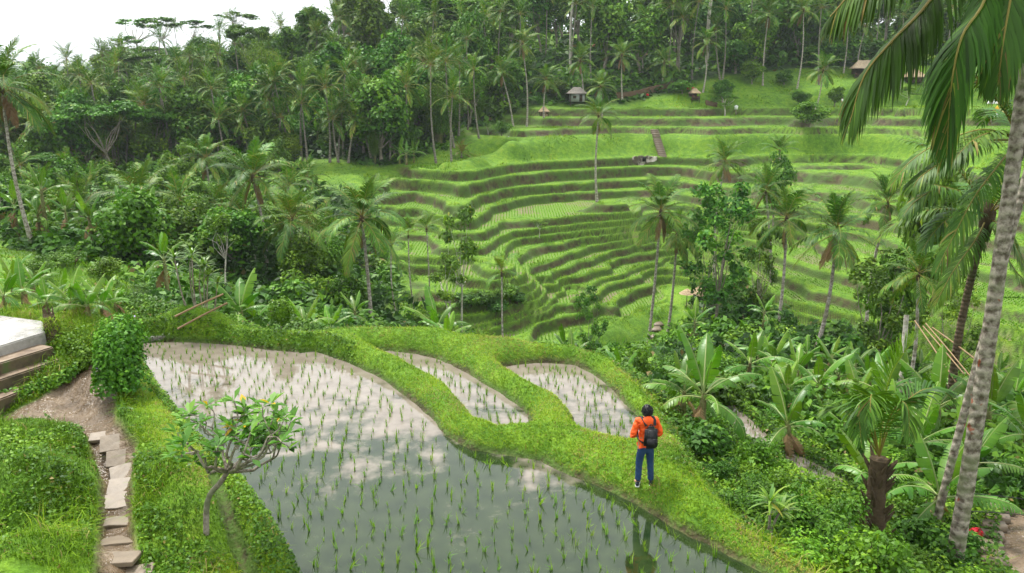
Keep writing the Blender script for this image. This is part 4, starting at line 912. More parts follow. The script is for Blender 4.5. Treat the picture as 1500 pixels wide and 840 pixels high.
# ---- trees placed by hand: kind, u, v of the crown top, distance, crown width in photo pixels
def tree_px(kind, u, v, Y, wpx, lab, group=None, sz=None):
    k = KIND[kind][0]; p = PY(u, v, Y); zb = Z1(p[0], p[1]); s = max(.25, wpx * Y / F / (2 * k['rx'])); full = (k['h'] + k['rz'] * (.75 if kind != 'bamboo' else 1)) * s
    return place_tree(kind, p[0], p[1], s, lab, group, G_, zb - .1, sz=max(.35, (p[2] - zb) / full))
for a in [
  ('flat',150,150,108,130,'wide flat topped tree with several pale limbs in the left valley'),('flat',222,160,112,70,'smaller flat topped tree beside the widest one in the left valley'),('flat',70,165,140,80,'hazy flat topped tree beyond the ragged palm'),
  ('flat',60,225,100,70,'low flat topped tree behind the ragged palm trunk'),('flat',195,290,70,60,'pale limbed tree rising between the shaggy palm and the flat topped trees'),
  ('thin',200,25,190,70,'spindly tall tree with layered crown, topmost on the left skyline'),('thin',238,26,192,60,'spindly tall tree beside the topmost one on the left skyline'),('thin',345,17,188,55,'spindly tall tree at the middle of the left skyline'),('thin',185,52,185,45,'short spindly tree at the low end of the left skyline'),('thin',285,30,190,55,'spindly tall tree with thin crown between two skyline palms'),
  ('airy',1062,282,66,118,'large dense dark green tree in front of the thatched shelter'),('airy',1120,330,62,60,'round dark tree beside the large dense one'),('airy',1040,300,72,60,'narrow dark tree close to the thatched shelter'),
  ('fresh',1190,152,132,62,'bright leafy tree standing alone on the upper terrace'),('sapling',1062,160,146,40,'small pale tree beside the white post on the upper terrace'),('sapling',1238,166,140,26,'sapling below the walking person'),
  ('fresh',735,180,126,32,'small dark rounded tree on the tip of the grassy terrace'),('sapling',715,178,130,18,'bright narrow sapling beside the small rounded tree'),
  ('sapling',672,305,64,60,'slender white stemmed tree in front of the left terraces'),('sapling',655,375,60,50,'leafy young tree low beside the slender white stemmed one'),('sapling',790,322,90,22,'little papaya like tree on the middle terraces'),
  ('airy',868,432,60,50,'dark bushy tree at the edge of the stream gorge'),('airy',1310,385,42,110,'spreading leafy tree below the curved terraces'),('airy',1420,415,40,80,'leafy tree in front of the curved terraces beside the grey trunk'),
  ('fresh',1140,238,92,60,'leafy bright tree growing beneath the yellow green palm'),('fresh',1375,245,55,90,'bright leafy tree seen through the hanging palm fronds'),('fresh',1310,395,47,90,'airy bright tree over the curved terrace wall'),
  ('dense',1080,58,162,70,'rounded tree on the grassy slope above the red flowers'),('fresh',1104,92,157,44,'low bright tree on the grassy slope beside the tall ridge palms'),('fresh',1150,104,158,30,'small bright tree below the stout white palm trunk'),('dense',1060,118,151,36,'dark bush like tree at the slope top'),('fresh',1225,130,152,34,'small bright tree behind the walking person'),('sapling',1330,128,154,30,'thin sapling below the steep tan hut'),('dense',1175,132,150,30,'dark low tree on the grassy slope under the tall palms'),('fresh',1000,120,151,36,'leafy bright tree at the end of the earth bank'),('fresh',1290,118,158,40,'low bright tree below the stall hut'),('dense',815,118,150,40,'dark tree beside the bamboo shelter'),('dense',866,112,152,36,'dark tree next to the grey thatched house'),
  ('dense',1300,60,168,70,'leafy tree between the two thatched huts'),('dense',1215,60,168,60,'dark leafy tree left of the stall hut'),
  ('tall',640,-10,172,90,'towering dark tree above the wood at the terrace end'),('dense',560,45,138,95,'great dark rounded tree at the head of the wood'),('dense',690,28,150,75,'dark spreading tree behind the pale fronded palm'),('dense',610,110,128,90,'bushy tree at the middle of the wood by the terrace end'),('dense',545,110,126,70,'leafy tree at the foot of the wood by the terrace end'),
  ('bamboo',640,110,124,95,'large bamboo thicket behind the golden palm'),('bamboo',590,130,122,80,'bamboo thicket behind the slim leaning palm'),('bamboo',690,95,142,70,'dark bamboo thicket at the edge of the houses'),
  ('fresh',505,140,120,60,'bright rounded tree at the foot of the hillside'),('fresh',405,165,125,60,'bright green tree low on the wooded hillside'),('fresh',260,215,100,60,'bright leafy tree in the middle of the left valley'),('fresh',330,225,100,50,'bright rounded tree beside the upright palm in the left valley'),
]: tree_px(*a)

# ---- woods filled in at random
def wood(n, u0, u1, Y0, Y1, kinds, wts, gap, lab, group, smin, smax, vtop=None, cap=300, dens=None):
    x, y = far_points(n, u0, u1, Y0, Y1, G_); info = {}; z = Z(x, y, info); j = jungle_of(x, y, info['terr']); out = []
    for i in range(n):
        if j[i] < .7 or info['terr'][i] > .2: continue
        s = G_.uniform(smin, smax); kd = kinds[G_.choice(len(kinds), p=wts)]; k = KIND[kd][0]
        if any((x[i] - a) ** 2 + (y[i] - b) ** 2 < gap ** 2 for a, b in out): continue
        top = z[i] + (k['h'] + k['rz'] * .9) * s; u, v, d = proj(x[i], y[i], top)
        if vtop is not None and v < vtop(u, y[i]): continue
        out.append((x[i], y[i])); place_tree(kd, x[i], y[i], s, lab.replace('@', {'dense': 'leafy tree', 'tall': 'tall narrow tree', 'fresh': 'bright green tree', 'thin': 'spindly bare stemmed tree', 'flat': 'flat topped tree', 'bamboo': 'bamboo clump', 'sapling': 'young tree'}[kd]), group + ' (' + kd + ')', G_, z[i] - .2)
        if len(out) >= cap: break
    print(group, len(out))
wood(6000, -80, 760, 112, 215, ['dense', 'tall', 'fresh', 'bamboo', 'flat'], [.45, .22, .17, .08, .08], 5.2, '@ crowding the forested hillside beyond the valley', 'trees of the forested hillside', .75, 1.35, lambda u, Y: np.interp(u, [0, 60, 170, 330, 440, 480, 2000], [80, 75, 62, 52, 20, -60, -300]), 200)
wood(4000, 740, 1600, 160, 235, ['dense', 'tall', 'thin', 'fresh'], [.45, .3, .12, .13], 6, '@ in the grove behind the huts on the ridge', 'trees on the ridge behind the huts', 1.15, 1.9, None, 105)
wood(3000, -80, 560, 50, 118, ['dense', 'fresh', 'sapling', 'tall'], [.42, .3, .18, .1], 5.0, '@ growing in the jungle of the left valley floor', 'trees of the left valley floor', .5, .95, lambda u, Y: np.interp(u, [0, 300, 450, 560], [250, 265, 330, 400]) - (Y - 60) * .6, 70)
wood(5000, 380, 760, 104, 150, ['fresh', 'dense', 'bamboo'], [.45, .4, .15], 2.6, '@ at the dark edge of the wood beside the grassy terraces', 'trees at the wood edge', .32, .62, lambda u, Y: 120, 60)
# far misty woods: one mass
def distant():
    g = Geo(); x, y = far_points(3600, -160, 420, 225, 950, G_); z = Z(x, y); u, v, d = proj(x, y, z + 14)
    for i in range(len(x)):
        if v[i] < np.interp(u[i], [-100, 30, 60, 140, 200, 420], [108, 106, 80, 72, 70, 60]): continue
        q_ = max(1, y[i] / 380); r = G_.uniform(2.5, 5.5) * q_ ** .6; h = G_.uniform(5, 12); n = 46; D = rnd_dir(n, G_); D[:, 2] = np.abs(D[:, 2]); P = np.array([x[i], y[i], z[i] + h - r]) + D * r * np.array([1, 1, 1.2]) * (G_.random((n, 1)) ** .3)
        leaves(g, P, unit(D + G_.normal(0, .4, (n, 3))), 2.3 * q_, 1.7 * q_, np.clip(.4 + G_.normal(0, .1) + G_.normal(0, .1, n), 0, .8), G_)
    stuff(link('distant_forest', g.mesh('distant_forest', M['tree_leaf'])), 'misty forest on the ridges at the far end of the valley', 'forest')
distant()

# ---- bananas
def ban_g(u, v, s, lab, grp, h=1.0, Y0=8, **k): x, y, z = GA(u, v, Y0); return banana(x, y, s, lab, grp, G_, h, zb=z, **k)
def ban_c(u, v, Y, s, lab, grp, **k):
    p = PY(u, v, Y); z = Z1(p[0], p[1]); return banana(p[0], p[1], s, lab, grp, G_, max(.6, (p[2] - z) / s), zb=z, **k)
GB = 'banana plants on the slope below the person'
ban_g(1026, 648, 1.05, 'large banana plant with broad torn leaves just beyond the outer paddy bank', GB, 1.3, nl=10)
ban_g(1000, 618, .8, 'smaller banana plant tucked against the largest one by the outer bank', GB, 1.1)
ban_g(1150, 665, .9, 'banana plant with a brown dead leaf between the two small lower paddies', GB, 1.0, nl=8, dead=3)
ban_g(1095, 585, .95, 'banana plant with one leaf standing upright above the upper small paddy', GB, 1.5, nl=7)
ban_g(1275, 735, .85, 'banana plant with a long pale leaf beside the stubby young palm', GB, .7)
ban_g(1370, 775, 1.0, 'banana plant with a wide drooping leaf at the foot of the grey palm trunk', GB, .8)
for u, v, s, h in [(1130,560,.9,1.2),(1165,575,.85,1.1),(1195,600,.9,1.1),(1225,585,.85,1.2),(1255,610,.85,1.0),(1290,625,1.0,1.2),(1325,600,.95,1.2),(1365,655,1.05,1.3),(1400,610,.95,1.3),(1440,660,1.05,1.2),(1480,620,1.0,1.3),(1495,690,1.0,1.2),(1340,700,.95,1.1),
                   (1180,545,.85,1.2),(1110,545,.85,1.2),(1215,550,.85,1.2),(1250,560,.8,1.1),(1295,560,.85,1.1),(1460,570,.9,1.3),(1310,665,.85,.9),(1235,655,.7,.9),(1420,720,.9,.9),(1385,580,.85,1.2),(1210,635,.6,.8),(1345,560,.85,1.2),(1150,600,.8,1.0),(1270,585,.9,1.1)]:
    ban_g(u, v, s, 'banana plant in the crowded grove on the slope below the curved terraces', 'crowded banana grove below the curved terraces', h, dead=int(G_.integers(1, 4)), nl=int(G_.integers(7, 11)))
GC = 'banana plants behind the back bank of the paddies'
for a in [(352,455,27,.85,'tall banana plant beside the tilted bamboo rails'),(372,475,28,.8,'banana plant between the bamboo rails and the round clipped bush'),(447,475,30,.8,'banana plant with a hanging broad leaf behind the long grassy bank'),(640,478,33,1.0,'pale banana plant rising behind the hump of the second bank'),
          (655,492,30,.8,'low banana plant below the pale one behind the second bank'),(828,508,36,.7,'broad leaved banana plant with orange flower near the gorge edge'),(838,522,33,.7,'low banana plant against the outer bank near the gorge edge'),(912,545,26,.6,'little banana plant touching the outer bank of the last paddy'),
          (520,455,44,.9,'banana plant with a yellow leaf beside the full crowned palm'),(483,480,34,.8,'banana plant low behind the long grassy bank'),(1018,470,58,1.0,'banana plant on the dark slope beyond the stream'),(1120,455,50,.9,'banana plant at the foot of the dense dark tree')]: ban_c(a[0], a[1], a[2], a[3], a[4], GC)
GD = 'banana plants beside the concrete platform'
for u, v, s, h in [(8,452,.6,.6),(35,446,.65,.6),(70,455,.5,.5),(105,458,.6,.5),(130,464,.55,.5),(152,462,.6,.5),(52,432,.6,.6),(92,440,.5,.5),(20,425,.6,.6),(170,455,.45,.5)]: ban_g(u, v, s, 'bright banana plant behind the concrete platform', GD, h, 19)
for u, v, s in [(20,320,1.1),(55,335,1.1),(95,330,1.1),(130,340,1.1),(180,325,1.1),(240,400,.9),(215,330,1.1),(60,300,1.2)]: ban_c(u, v - 22, 58 if u != 240 else 34, s, 'banana plant at the jungle edge behind the grassy shoulder', 'banana plants at the jungle edge')
for u, v, Y in [(585,222,112),(595,226,111),(606,222,112),(418,200,122),(440,195,125),(465,196,122)]: ban_c(u, v, Y, 1.3, 'banana plant at the foot of the hillside wood', 'banana plants at the foot of the hillside wood', dead=0)

# ---- shrubs
for u, v, s in [(705,448,1.5),(722,440,1.3),(742,436,1.4),(690,455,1.6),(758,446,1.2),(730,456,1.5)]:
    x, y, z = GA(u, v, 50); shrub('broad', x, y, s, 'leafy bush on the steep nose of land above the lowest terrace paddy', 'bushes on the steep nose of land', G_, .7, z)
for u, v, s in [(70,372,1.1),(110,385,.9),(150,402,1.0),(188,418,.8),(60,398,.8),(132,375,1.1),(205,432,.7),(40,365,.9),(172,388,1.0),(225,445,.6)]:
    x, y, z = GA(u, v, 22); shrub(['light', 'fine'][int(u) % 2], x, y, s, 'low weedy bush on the grassy shoulder beyond the platform', 'bushes on the grassy shoulder', G_, .6, z)
def shrubs(n, u0, u1, Y0, Y1, kinds, smin, smax, gap, lab, grp, cap, keep):
    x, y = far_points(n, u0, u1, Y0, Y1, G_); info = {}; z = Z(x, y, info); j = jungle_of(x, y, info['terr']); u, v, d = proj(x, y, z); out = []
    for i in range(n):
        s = G_.uniform(smin, smax)
        if info['path'][i] > .1 or info['wet'][i] > .05 or not keep(u[i], v[i], x[i], y[i], j[i], s) or any((x[i] - a) ** 2 + (y[i] - b) ** 2 < gap ** 2 for a, b in out): continue
        out.append((x[i], y[i])); shrub(kinds[G_.integers(len(kinds))], x[i], y[i], s, lab, grp, G_, G_.uniform(.7, 1.15), z[i])
        if len(out) >= cap: break
    print(grp, len(out))
padr = lambda x, y: all(float(sd(np.array([x + k * x / y]), np.array([y + k]), P)[0]) > .75 for _, P in PADR for k in (0, .8, 1.6))
outer_d = lambda x, y: float(sd(np.array([x]), np.array([y]), OUTER + [(NB[1], 5), (-30, 5), (-30, OUTER[0][1])])[0])
shrubs(2500, 960, 1560, 11, 24, ['fine', 'light', 'broad', 'fine'], .5, 1.0, .62, 'leafy bush on the slope below the outer paddy bank', 'bushes on the slope below the outer paddy bank', 66, lambda u, v, x, y, j, s: outer_d(x, y) > .7 and padr(x, y) and u > 1000 and not (u > 1415 and v > 735) and not (y < 14 and u < 1130))
shrubs(2500, 280, 1100, 24.5, 42, ['broad', 'light', 'fine', 'broad'], .9, 1.7, 1.3, 'leafy bush on the drop behind the back bank of the paddies', 'bushes behind the back bank of the paddies', 70, lambda u, v, x, y, j, s: proj(x, y, Z1(x, y) + s * 1.1)[1] > np.interp(u, [280, 340, 560, 600, 700, 860, 1000, 1100], [470, 455, 440, 455, 485, 500, 515, 500]))
shrubs(3000, 560, 1560, 40, 66, ['broad', 'light', 'far'], 1.2, 2.4, 2.0, 'leafy bush in the shady gorge below the terraces', 'bushes in the gorge below the terraces', 50, lambda u, v, x, y, j, s: j > .4 and proj(x, y, Z1(x, y) + s * 1.1)[1] > np.interp(u, [560, 620, 700, 880, 960, 1000, 1060, 1110, 1500], [430, 450, 480, 500, 530, 430, 395, 430, 545]))
shrubs(3000, -80, 560, 34, 80, ['broad', 'light', 'far', 'far'], 1.3, 2.6, 2.4, 'leafy bush at the jungle edge left of the paddies', 'bushes at the left jungle edge', 40, lambda u, v, x, y, j, s: j > .5)
shrubs(2500, -60, 740, 105, 170, ['far'], 1.8, 3.5, 4.0, 'leafy bush filling the foot of the forested hillside', 'bushes at the foot of the forested hillside', 30, lambda u, v, x, y, j, s: j > .6)
shrubs(2500, 730, 1560, 135, 185, ['far'], 1.0, 2.4, 3.5, 'leafy bush among the huts and palms above the terraces', 'bushes among the huts above the terraces', 25, lambda u, v, x, y, j, s: (j > .5 or G_.random() < .10) and not (870 < u < 1010 and 120 < v < 150))
shrubs(1500, 1000, 1560, 60, 120, ['far', 'light'], .8, 1.8, 3.0, 'leafy bush growing on the terraces among the palms', 'bushes on the terraces among the palms', 14, lambda u, v, x, y, j, s: v > 250)
# ------------------------------------------------------------------ big palms close on the right
FH = np.random.default_rng(21)
def custom_frond(root, px, nleaf, lmax, wid, droop, tint=.40, dry=.10, hang=.25, rachis=.035, name='frond', vlift=.2):
    P = spline([PY(*p) for p in px], 26) - np.array(root.location); g = Geo(); frond_on(g, P, nleaf, lmax, wid, droop, FH, tint=tint, dry=dry, hang=hang, rachis=rachis, vlift=vlift); return link(name, g.mesh(name, M['coconut_leaf']), root)
def big_trunk(base, top, r0, r1, rings=.03, n=90):
    g = Geo(); P, r = trunk_geo(base, top, r0, r1, FH, n, .10, rings, 18, 1.35); r = r * (1 + FH.normal(0, .012, n)); tube(g, P, r, 20); return g.mesh('trunk', M['near_bark'], True)
bx, by, bz = GA(1395, 838); root = empty('coconut_palm', (bx, by, bz - .4)); tag(root, 'towering coconut palm with thick lichen spotted grey trunk, its fronds hanging into view from above', 'palm tree')
top = PY(1545, -225, by); link('trunk', big_trunk((0, 0, 0), top - np.array([bx, by, bz - .4]), .158, .10), root)
CT = (1545, -236, by)
for px, nl, lm in [([CT, (1440,-120,by-.5), (1363,0,by-1.0), (1310,57,by-1.3), (1267,110,by-1.4), (1245,180,by-1.4)], 95, 1.05), ([CT, (1472,-100,by-.4), (1443,0,by-.7), (1411,50,by-.9), (1397,105,by-1.0), (1391,160,by-1.0), (1387,230,by-1.0)], 95, 1.0),
                   ([CT, (1420,-150,by-.6), (1330,-75,by-1.2), (1262,-25,by-1.4), (1216,25,by-1.4)], 85, .95), ([CT, (1496,-100,by-.5), (1482,-10,by-.9), (1470,60,by-1.1), (1462,125,by-1.1)], 80, .9), ([CT, (1560,-150,by-.5), (1610,-30,by-1), (1630,120,by-1)], 60, 1.0),
                   ([CT, (1400,-200,by+.8), (1310,-110,by+1.6), (1262,10,by+2.0)], 70, .95), ([CT, (1440,-260,by+2), (1400,-200,by+3.6), (1380,-60,by+4.6)], 60, 1.0), ([CT, (1560,-280,by+2), (1620,-200,by+3.4), (1660,-40,by+4)], 60, 1.0)]:
    custom_frond(root, px, int(nl * 1.6), lm * 1.1, .05, .9, hang=.75, dry=.14, tint=.30)
for i in range(6): link('frond', FR[min(6, i % 3)][i % 2], root, tuple(np.array(PY(*CT)) - np.array(root.location)), (0, 0, i * 1.05), 1.2)
x, y, z = GA(1386, 800); root = empty('coconut_palm', (x, y + .6, z - .4)); tag(root, 'browner coconut palm trunk standing close behind the towering grey one', 'palm tree'); top = PY(1640, -260, y + 1.1)
o = link('trunk', big_trunk((0, 0, 0), top - np.array(root.location), .085, .075), root); o.data.materials[0] = M['near_bark']
for i in range(14): link('frond', FR[min(6, i // 2)][i % 2], root, tuple(top - np.array(root.location)), (FH.normal(0, .1), 0, i * 2.4), 1.1)
def fan_palm(ctr, base, lab, fr, rt, yb, extra=8):
    c = PY(*ctr); bxy = PY(base[0], base[1], yb); zb = Z1(bxy[0], bxy[1]) - .3; r = empty('coconut_palm', (bxy[0], bxy[1], zb)); tag(r, lab, 'palm tree')
    g = Geo(); P, rr = trunk_geo((0, 0, 0), c - np.array(r.location), rt, rt * .7, FH, 24, .3, .03); tube(g, P, rr, 10); link('trunk', g.mesh('trunk', M['dark_bark'], True), r); link('crown_heart', HEART, r, tuple(c - np.array(r.location)))
    for px in fr: custom_frond(r, [ctr] + px, 75, .78, .05, .7, tint=.5, hang=.30, rachis=.03, dry=.05)
    for i in range(extra): link('frond', FR[i % 5][i % 2], r, tuple(c - np.array(r.location)), (0, 0, i * 2.4 + .4), .85)
    return r
fan_palm((1492,205,22), (1440,560), 'coconut palm with arching grey green fronds seen just behind the grey trunk', [[(1440,190,21.6),(1372,212,21),(1330,240,20.8),(1306,272,20.7)],[(1440,208,21),(1390,232,20.6),(1350,258,20.4),(1338,275,20.3)],[(1466,238,21),(1428,288,20.5),(1395,350,20.2),(1370,400,20)],[(1475,150,22),(1440,120,22.3),(1405,118,22.6)],[(1530,250,21.5),(1560,330,21)]], .16, 24)
fan_palm((1446,318,24), (1400,575), 'lower dark coconut palm with shaggy trunk, its fronds touching the grey trunk', [[(1415,285,23.5),(1372,272,23),(1326,262,22.7)],[(1410,285,23.5),(1372,278,23),(1340,296,22.7),(1324,315,22.5)],[(1430,350,23.5),(1395,400,23),(1368,450,22.8)],[(1490,400,23.5),(1540,430,23)],[(1480,345,23.2),(1510,420,23)]], .15, 25, 10)
# stubby young palm
x, y, z = GA(1284, 800); root = empty('young_palm', (x, y, z - .2)); tag(root, 'stubby young coconut palm with thick fibrous brown trunk and one upright yellow green frond', 'palm tree')
c = PY(1288, 672, y); g = Geo(); P, r = trunk_geo((0, 0, 0), c - np.array(root.location), .2, .17, FH, 16, .05, .05); tube(g, P, r, 12)
for k in range(40):
    a = FH.random() * 6.28; i = FH.integers(3, 15); d = np.array([math.cos(a), math.sin(a), 0]); tube(g, [P[i] + d * r[i] * .7, P[i] + d * (r[i] + .05) + [0, 0, .16], P[i] + d * (r[i] + .14) + [0, 0, .3]], [.05, .04, .01], 5)
link('trunk', g.mesh('trunk', M['fibre'], True), root)
cc = (1288, 668, y)
for px, tn in [([(1292,610,y),(1303,555,y-.1),(1322,520,y-.2),(1345,492,y-.3)], .80), ([(1272,620,y-.2),(1263,590,y-.5),(1258,600,y-.8),(1262,650,y-1.0)], .45), ([(1300,620,y-.3),(1318,590,y-.5),(1330,600,y-.7),(1332,640,y-.9)], .45), ([(1310,610,y),(1345,575,y),(1375,570,y+.1),(1395,585,y+.1)], .5), ([(1262,630,y),(1235,600,y+.2),(1210,600,y+.3)], .5), ([(1292,630,y+.3),(1300,590,y+.8),(1310,575,y+1.3)], .5), ([(1281,630,y-.3),(1279,590,y-.6),(1276,580,y-.8),(1274,620,y-1.1)], .5)]:
    o = custom_frond(root, [cc] + px, 46, .62, .045, .5 if tn < .7 else .05, tint=tn if tn < .7 else .62, dry=.02, hang=.15 if tn < .7 else -.25, rachis=.022, vlift=.3 if tn < .7 else .5)
    if tn > .7: o.data.materials[0] = M['fresh_leaf']; o['label'] = 'upright yellow green frond'
# ---- cordyline and dracaena: stems with rosettes of strap leaves
M['strap'] = leafmat('strap_leaf', [(0, (.03, .09, .01)), (.5, (.09, .2, .015)), (.8, (.22, .3, .02)), (.86, (.34, .36, .04)), (.92, (.42, .22, .03)), (1, (.3, .08, .03))], .3, .35, .45, .02, .2)
def rosette(g, c, n, L, wd, rg, tint, e0=1.3, e1=-.2):
    for k in range(n):
        q = k / n; az = k * 2.4 + rg.normal(0, .2); e = e0 + (e1 - e0) * q + rg.normal(0, .1); l = L * rg.uniform(.75, 1.1); s = np.linspace(0, 1, 5); a = e - .9 * s ** 1.5 * (1 - .3 * q)
        d = np.stack([np.cos(a) * math.cos(az), np.cos(a) * math.sin(az), np.sin(a)], -1); P = c + np.vstack([[0, 0, 0], np.cumsum(d[1:], 0)]) * l / 4; S = np.array([-math.sin(az), math.cos(az), 0]); w = wd * np.array([.5, 1, .95, .6, .05])[:, None] * .5
        v = np.concatenate([P - S * w, P + S * w]); t = np.clip(tint + rg.normal(0, .1) + (.12 if q > .9 else 0), 0, 1); g.add(v, [[i, i + 5, i + 6, i + 1] for i in range(4)], None, t)
def strap_plant(name, x, y, z, stems, lab, L, wd, n, tint, group=None):
    root = empty(name, (x, y, z)); tag(root, lab, 'plant', group); fg = Geo()
    for (dx, dy, h, tx) in stems:
        g = Geo(); P = spline([(dx * .6, dy, -.2), (dx, dy, h * .5), (dx + tx, dy, h)], 7); tube(g, P, np.linspace(.028, .018, 7), 6); link('stem', g.mesh('stem', M['tree_bark'], True), root); fg = Geo(); rosette(fg, P[-1], n, L * FH.uniform(.8, 1.1), wd, FH, tint); link('leaf_rosette', fg.mesh('leaf_rosette', M['strap']), root)
    return root
x, y, z = GA(285, 484); 
strap_plant('dracaena', x, y + .4, z, [(-.55, .2, 2.1, -.1), (-.35, .5, 2.0, .05), (-.15, .2, 2.2, .05), (.05, .5, 1.8, .1), (-.25, .9, 1.7, .1), (.2, .3, 1.5, .1), (.42, .4, 1.25, .12), (-.7, .6, 1.6, -.1)], 'clump of slim dracaena canes with upright yellow green leaf tufts behind the bamboo rails', .52, .055, 26, .55)
x, y, z = GA(1125, 790); strap_plant('cordyline', x, y, z, [(0, 0, .75, -.02), (.12, .1, .5, .1)], 'small cordyline with orange tinged strap leaves on the edge of the outer bank', .48, .06, 20, .62)
# bamboo rails
def pole(name, a, b, r, lab, cat, mat, group=None):
    a, b = np.array(a), np.array(b); g = Geo(); P = spline([a, (a + b) / 2 + [0, 0, .015], b], 9) - a; tube(g, P, r, 7); return tag(link(name, g.mesh(name, mat, True), None, tuple(a)), lab, cat, group)
M['cane'] = simple('cane', (.23, .15, .075), .6, .3, .5, 9, .3)
for (p, q, l) in [((256,464),(327,431),'upper tilted bamboo rail tied across the dracaena canes'), ((260,482),(333,444),'lower tilted bamboo rail tied across the dracaena canes')]: pole('bamboo_rail', PY(*p, y := 23.2), PY(*q, 24.0), .032, l, 'rail', M['cane'])
for k, (p, q) in enumerate([((1352,478),(1412,548)),((1356,474),(1425,556)),((1340,470),(1400,560)),((1366,480),(1440,535))]): pole('leaning_cane', PY(*q, 22.5), PY(*p, 27.5), .022, 'long bare cane leaning from the dense betel palm towards the grey trunk', 'cane', M['cane'], 'bare canes leaning beside the grey trunk')
pole('leaning_cane', PY(660, 470, 58), PY(642, 402, 62), .05, 'bare grey cane leaning beside the slender white stemmed tree', 'cane', M['pale_bark'])
pole('bare_trunk', PY(1318, 575, 30), PY(1328, 462, 31), .10, 'short bare white trunk behind the stubby young palm', 'tree trunk', M['pale_bark'])
# small clipped bush on a stem
x, y = PY(412, 490, 23.6)[:2]; z = Z1(x, y); root = empty('clipped_bush', (x, y, z)); tag(root, 'small round clipped bush on a bare stem behind the long grassy bank', 'shrub')
g = Geo(); tube(g, [(0, 0, -.2), (.03, 0, .3), (0, 0, .75)], [.035, .03, .025], 6); link('stem', g.mesh('stem', M['tree_bark'], True), root)
g = Geo(); n = 1500; D = rnd_dir(n, FH); P = np.array([.05, 0, 1.0]) + D * (FH.random((n, 1)) ** .3) * np.array([.40, .40, .44]) * (1 + .15 * np.sin(D[:, :1] * 7)); leaves(g, P, D + FH.normal(0, .4, (n, 3)), .085, .05, np.clip(FH.normal(.6, .14, n), 0, .86), FH); link('foliage', g.mesh('foliage', M['fresh_leaf']), root)

# ------------------------------------------------------------------ frangipani on the left bank
x, y, z = GA(302, 786); root = empty('frangipani_tree', (x, y, z - .05)); tag(root, 'small frangipani tree with knobbly bare branches leaning over the paddy', 'tree')
O = np.array(root.location); tg_ = Geo(); tips = []
W3 = lambda u, v, dy=0.0: PY(u, v, y + dy) - O
tube(tg_, spline([(0, 0, -.15), W3(302,765), W3(305,730), W3(322,708), W3(333,692)], 12), np.linspace(.05, .04, 12), 9)
def branch(a, b, r, lvl):
    m = (a + b) / 2 + FH.normal(0, .05, 3) + np.array([0, 0, -.05 * (lvl == 0)]); tube(tg_, spline([a, m, b], 7), np.linspace(r, r * .72, 7), 7)
    if lvl == 0 or (lvl == 1 and FH.random() < .8):
        for k in range(3 if FH.random() < .4 else 2): branch(b, b + (FH.normal(0, .17, 3) + np.array([np.sign(b[0] - W3(340,690)[0]) * .12, 0, .17])), r * .66, lvl + 1)
    else: tips.append(b)
fork = W3(333,692)
for (u, v, dy) in [(300,672,.1),(288,662,-.3),(325,650,.4),(345,655,-.4),(362,655,.2),(385,660,-.1),(400,672,.3),(318,668,-.5),(340,640,0),(372,640,.5),(356,668,-.6),(395,645,-.3)]:
    b = W3(u, v, dy); m = fork * .45 + b * .55 + [0, 0, -.10]; tube(tg_, spline([fork, m], 4), [.034, .03, .028, .026], 7); branch(m, b, .026, 0)
link('trunk', tg_.mesh('trunk', M['tree_bark'], True), root)
g = Geo()
for p in tips:
    n = FH.integers(6, 10); az = FH.random(n) * 6.28; e = FH.uniform(-.1, .9, n); d = np.stack([np.cos(az) * np.cos(e), np.sin(az) * np.cos(e), np.sin(e)], -1); L = FH.uniform(.17, .30, n)
    N = unit(np.cross(d, np.stack([-np.sin(az), np.cos(az), 0 * az], -1)) * -1); N *= np.sign(N[:, 2:3]); t = np.clip(FH.normal(.5, .15, n), 0, .86); t = np.where(FH.random(n) < .05, 1.0, t); leaves(g, p + d * L[:, None] * .55, N, L, L * .36, t, FH, .2, d)
fl = Geo(); link('foliage', g.mesh('foliage', leafmat('frangipani_leaf', [(0, (.03, .10, .012)), (.5, (.08, .21, .025)), (.86, (.17, .33, .045)), (.93, (.5, .4, .03)), (1, (.55, .36, .02))], .32, .5, .2, 0, 0)), root)

# ------------------------------------------------------------------ yard, stairs, platform, stepping stones
M['concrete'] = simple('concrete', (.33, .31, .29), .45, .4, .35, 1.3, .15); M['stone'] = simple('stepping_stone', (.165, .128, .088), .5, .35, .4, 5, .3)
def wet_concrete():
    t = NT('wet_concrete'); p = t.pos(); n = t.noise(.9, p, 5, .6, .8); n2 = t.noise(7, p, 4); c = t.ramp(t.math('MULTIPLY_ADD', n2, .35, t.math('MULTIPLY', n, .65)), [(.32, (.16, .145, .125)), (.5, (.26, .245, .225)), (.68, (.35, .33, .305))])
    return t.done(t.bsdf(c, t.mapr(n, .42, .56, .14, .6), .45, t.bump(n2, .25, .03)))
M['wet_concrete'] = wet_concrete()
def prism(name, P, z0, z1, mat, bev=.02):
    bm = bmesh.new(); a = [bm.verts.new((x, y, z1)) for x, y in P]; f = bm.faces.new(a); bm.normal_update()
    if f.normal.z < 0: f.normal_flip()
    r = bmesh.ops.extrude_face_region(bm, geom=[f]); 
    for v in [e for e in r['geom'] if isinstance(e, bmesh.types.BMVert)]: v.co.z = z0
    bmesh.ops.recalc_face_normals(bm, faces=bm.faces)
    if bev: bmesh.ops.bevel(bm, geom=[e for e in bm.edges], offset=bev, segments=2, affect='EDGES')
    me = bpy.data.meshes.new(name); bm.to_mesh(me); bm.free(); me.materials.append(mat); return me
struct(link('concrete_pavement', prism('concrete_pavement', PLAT, .9, 1.5, M['wet_concrete'], .03)))
struct(link('path', prism('path', pz([(112,496),(140,487),(200,484),(268,484),(264,491),(205,495),(150,503),(118,508)], .17), -.1, .17, M['wet_concrete'], .02)))
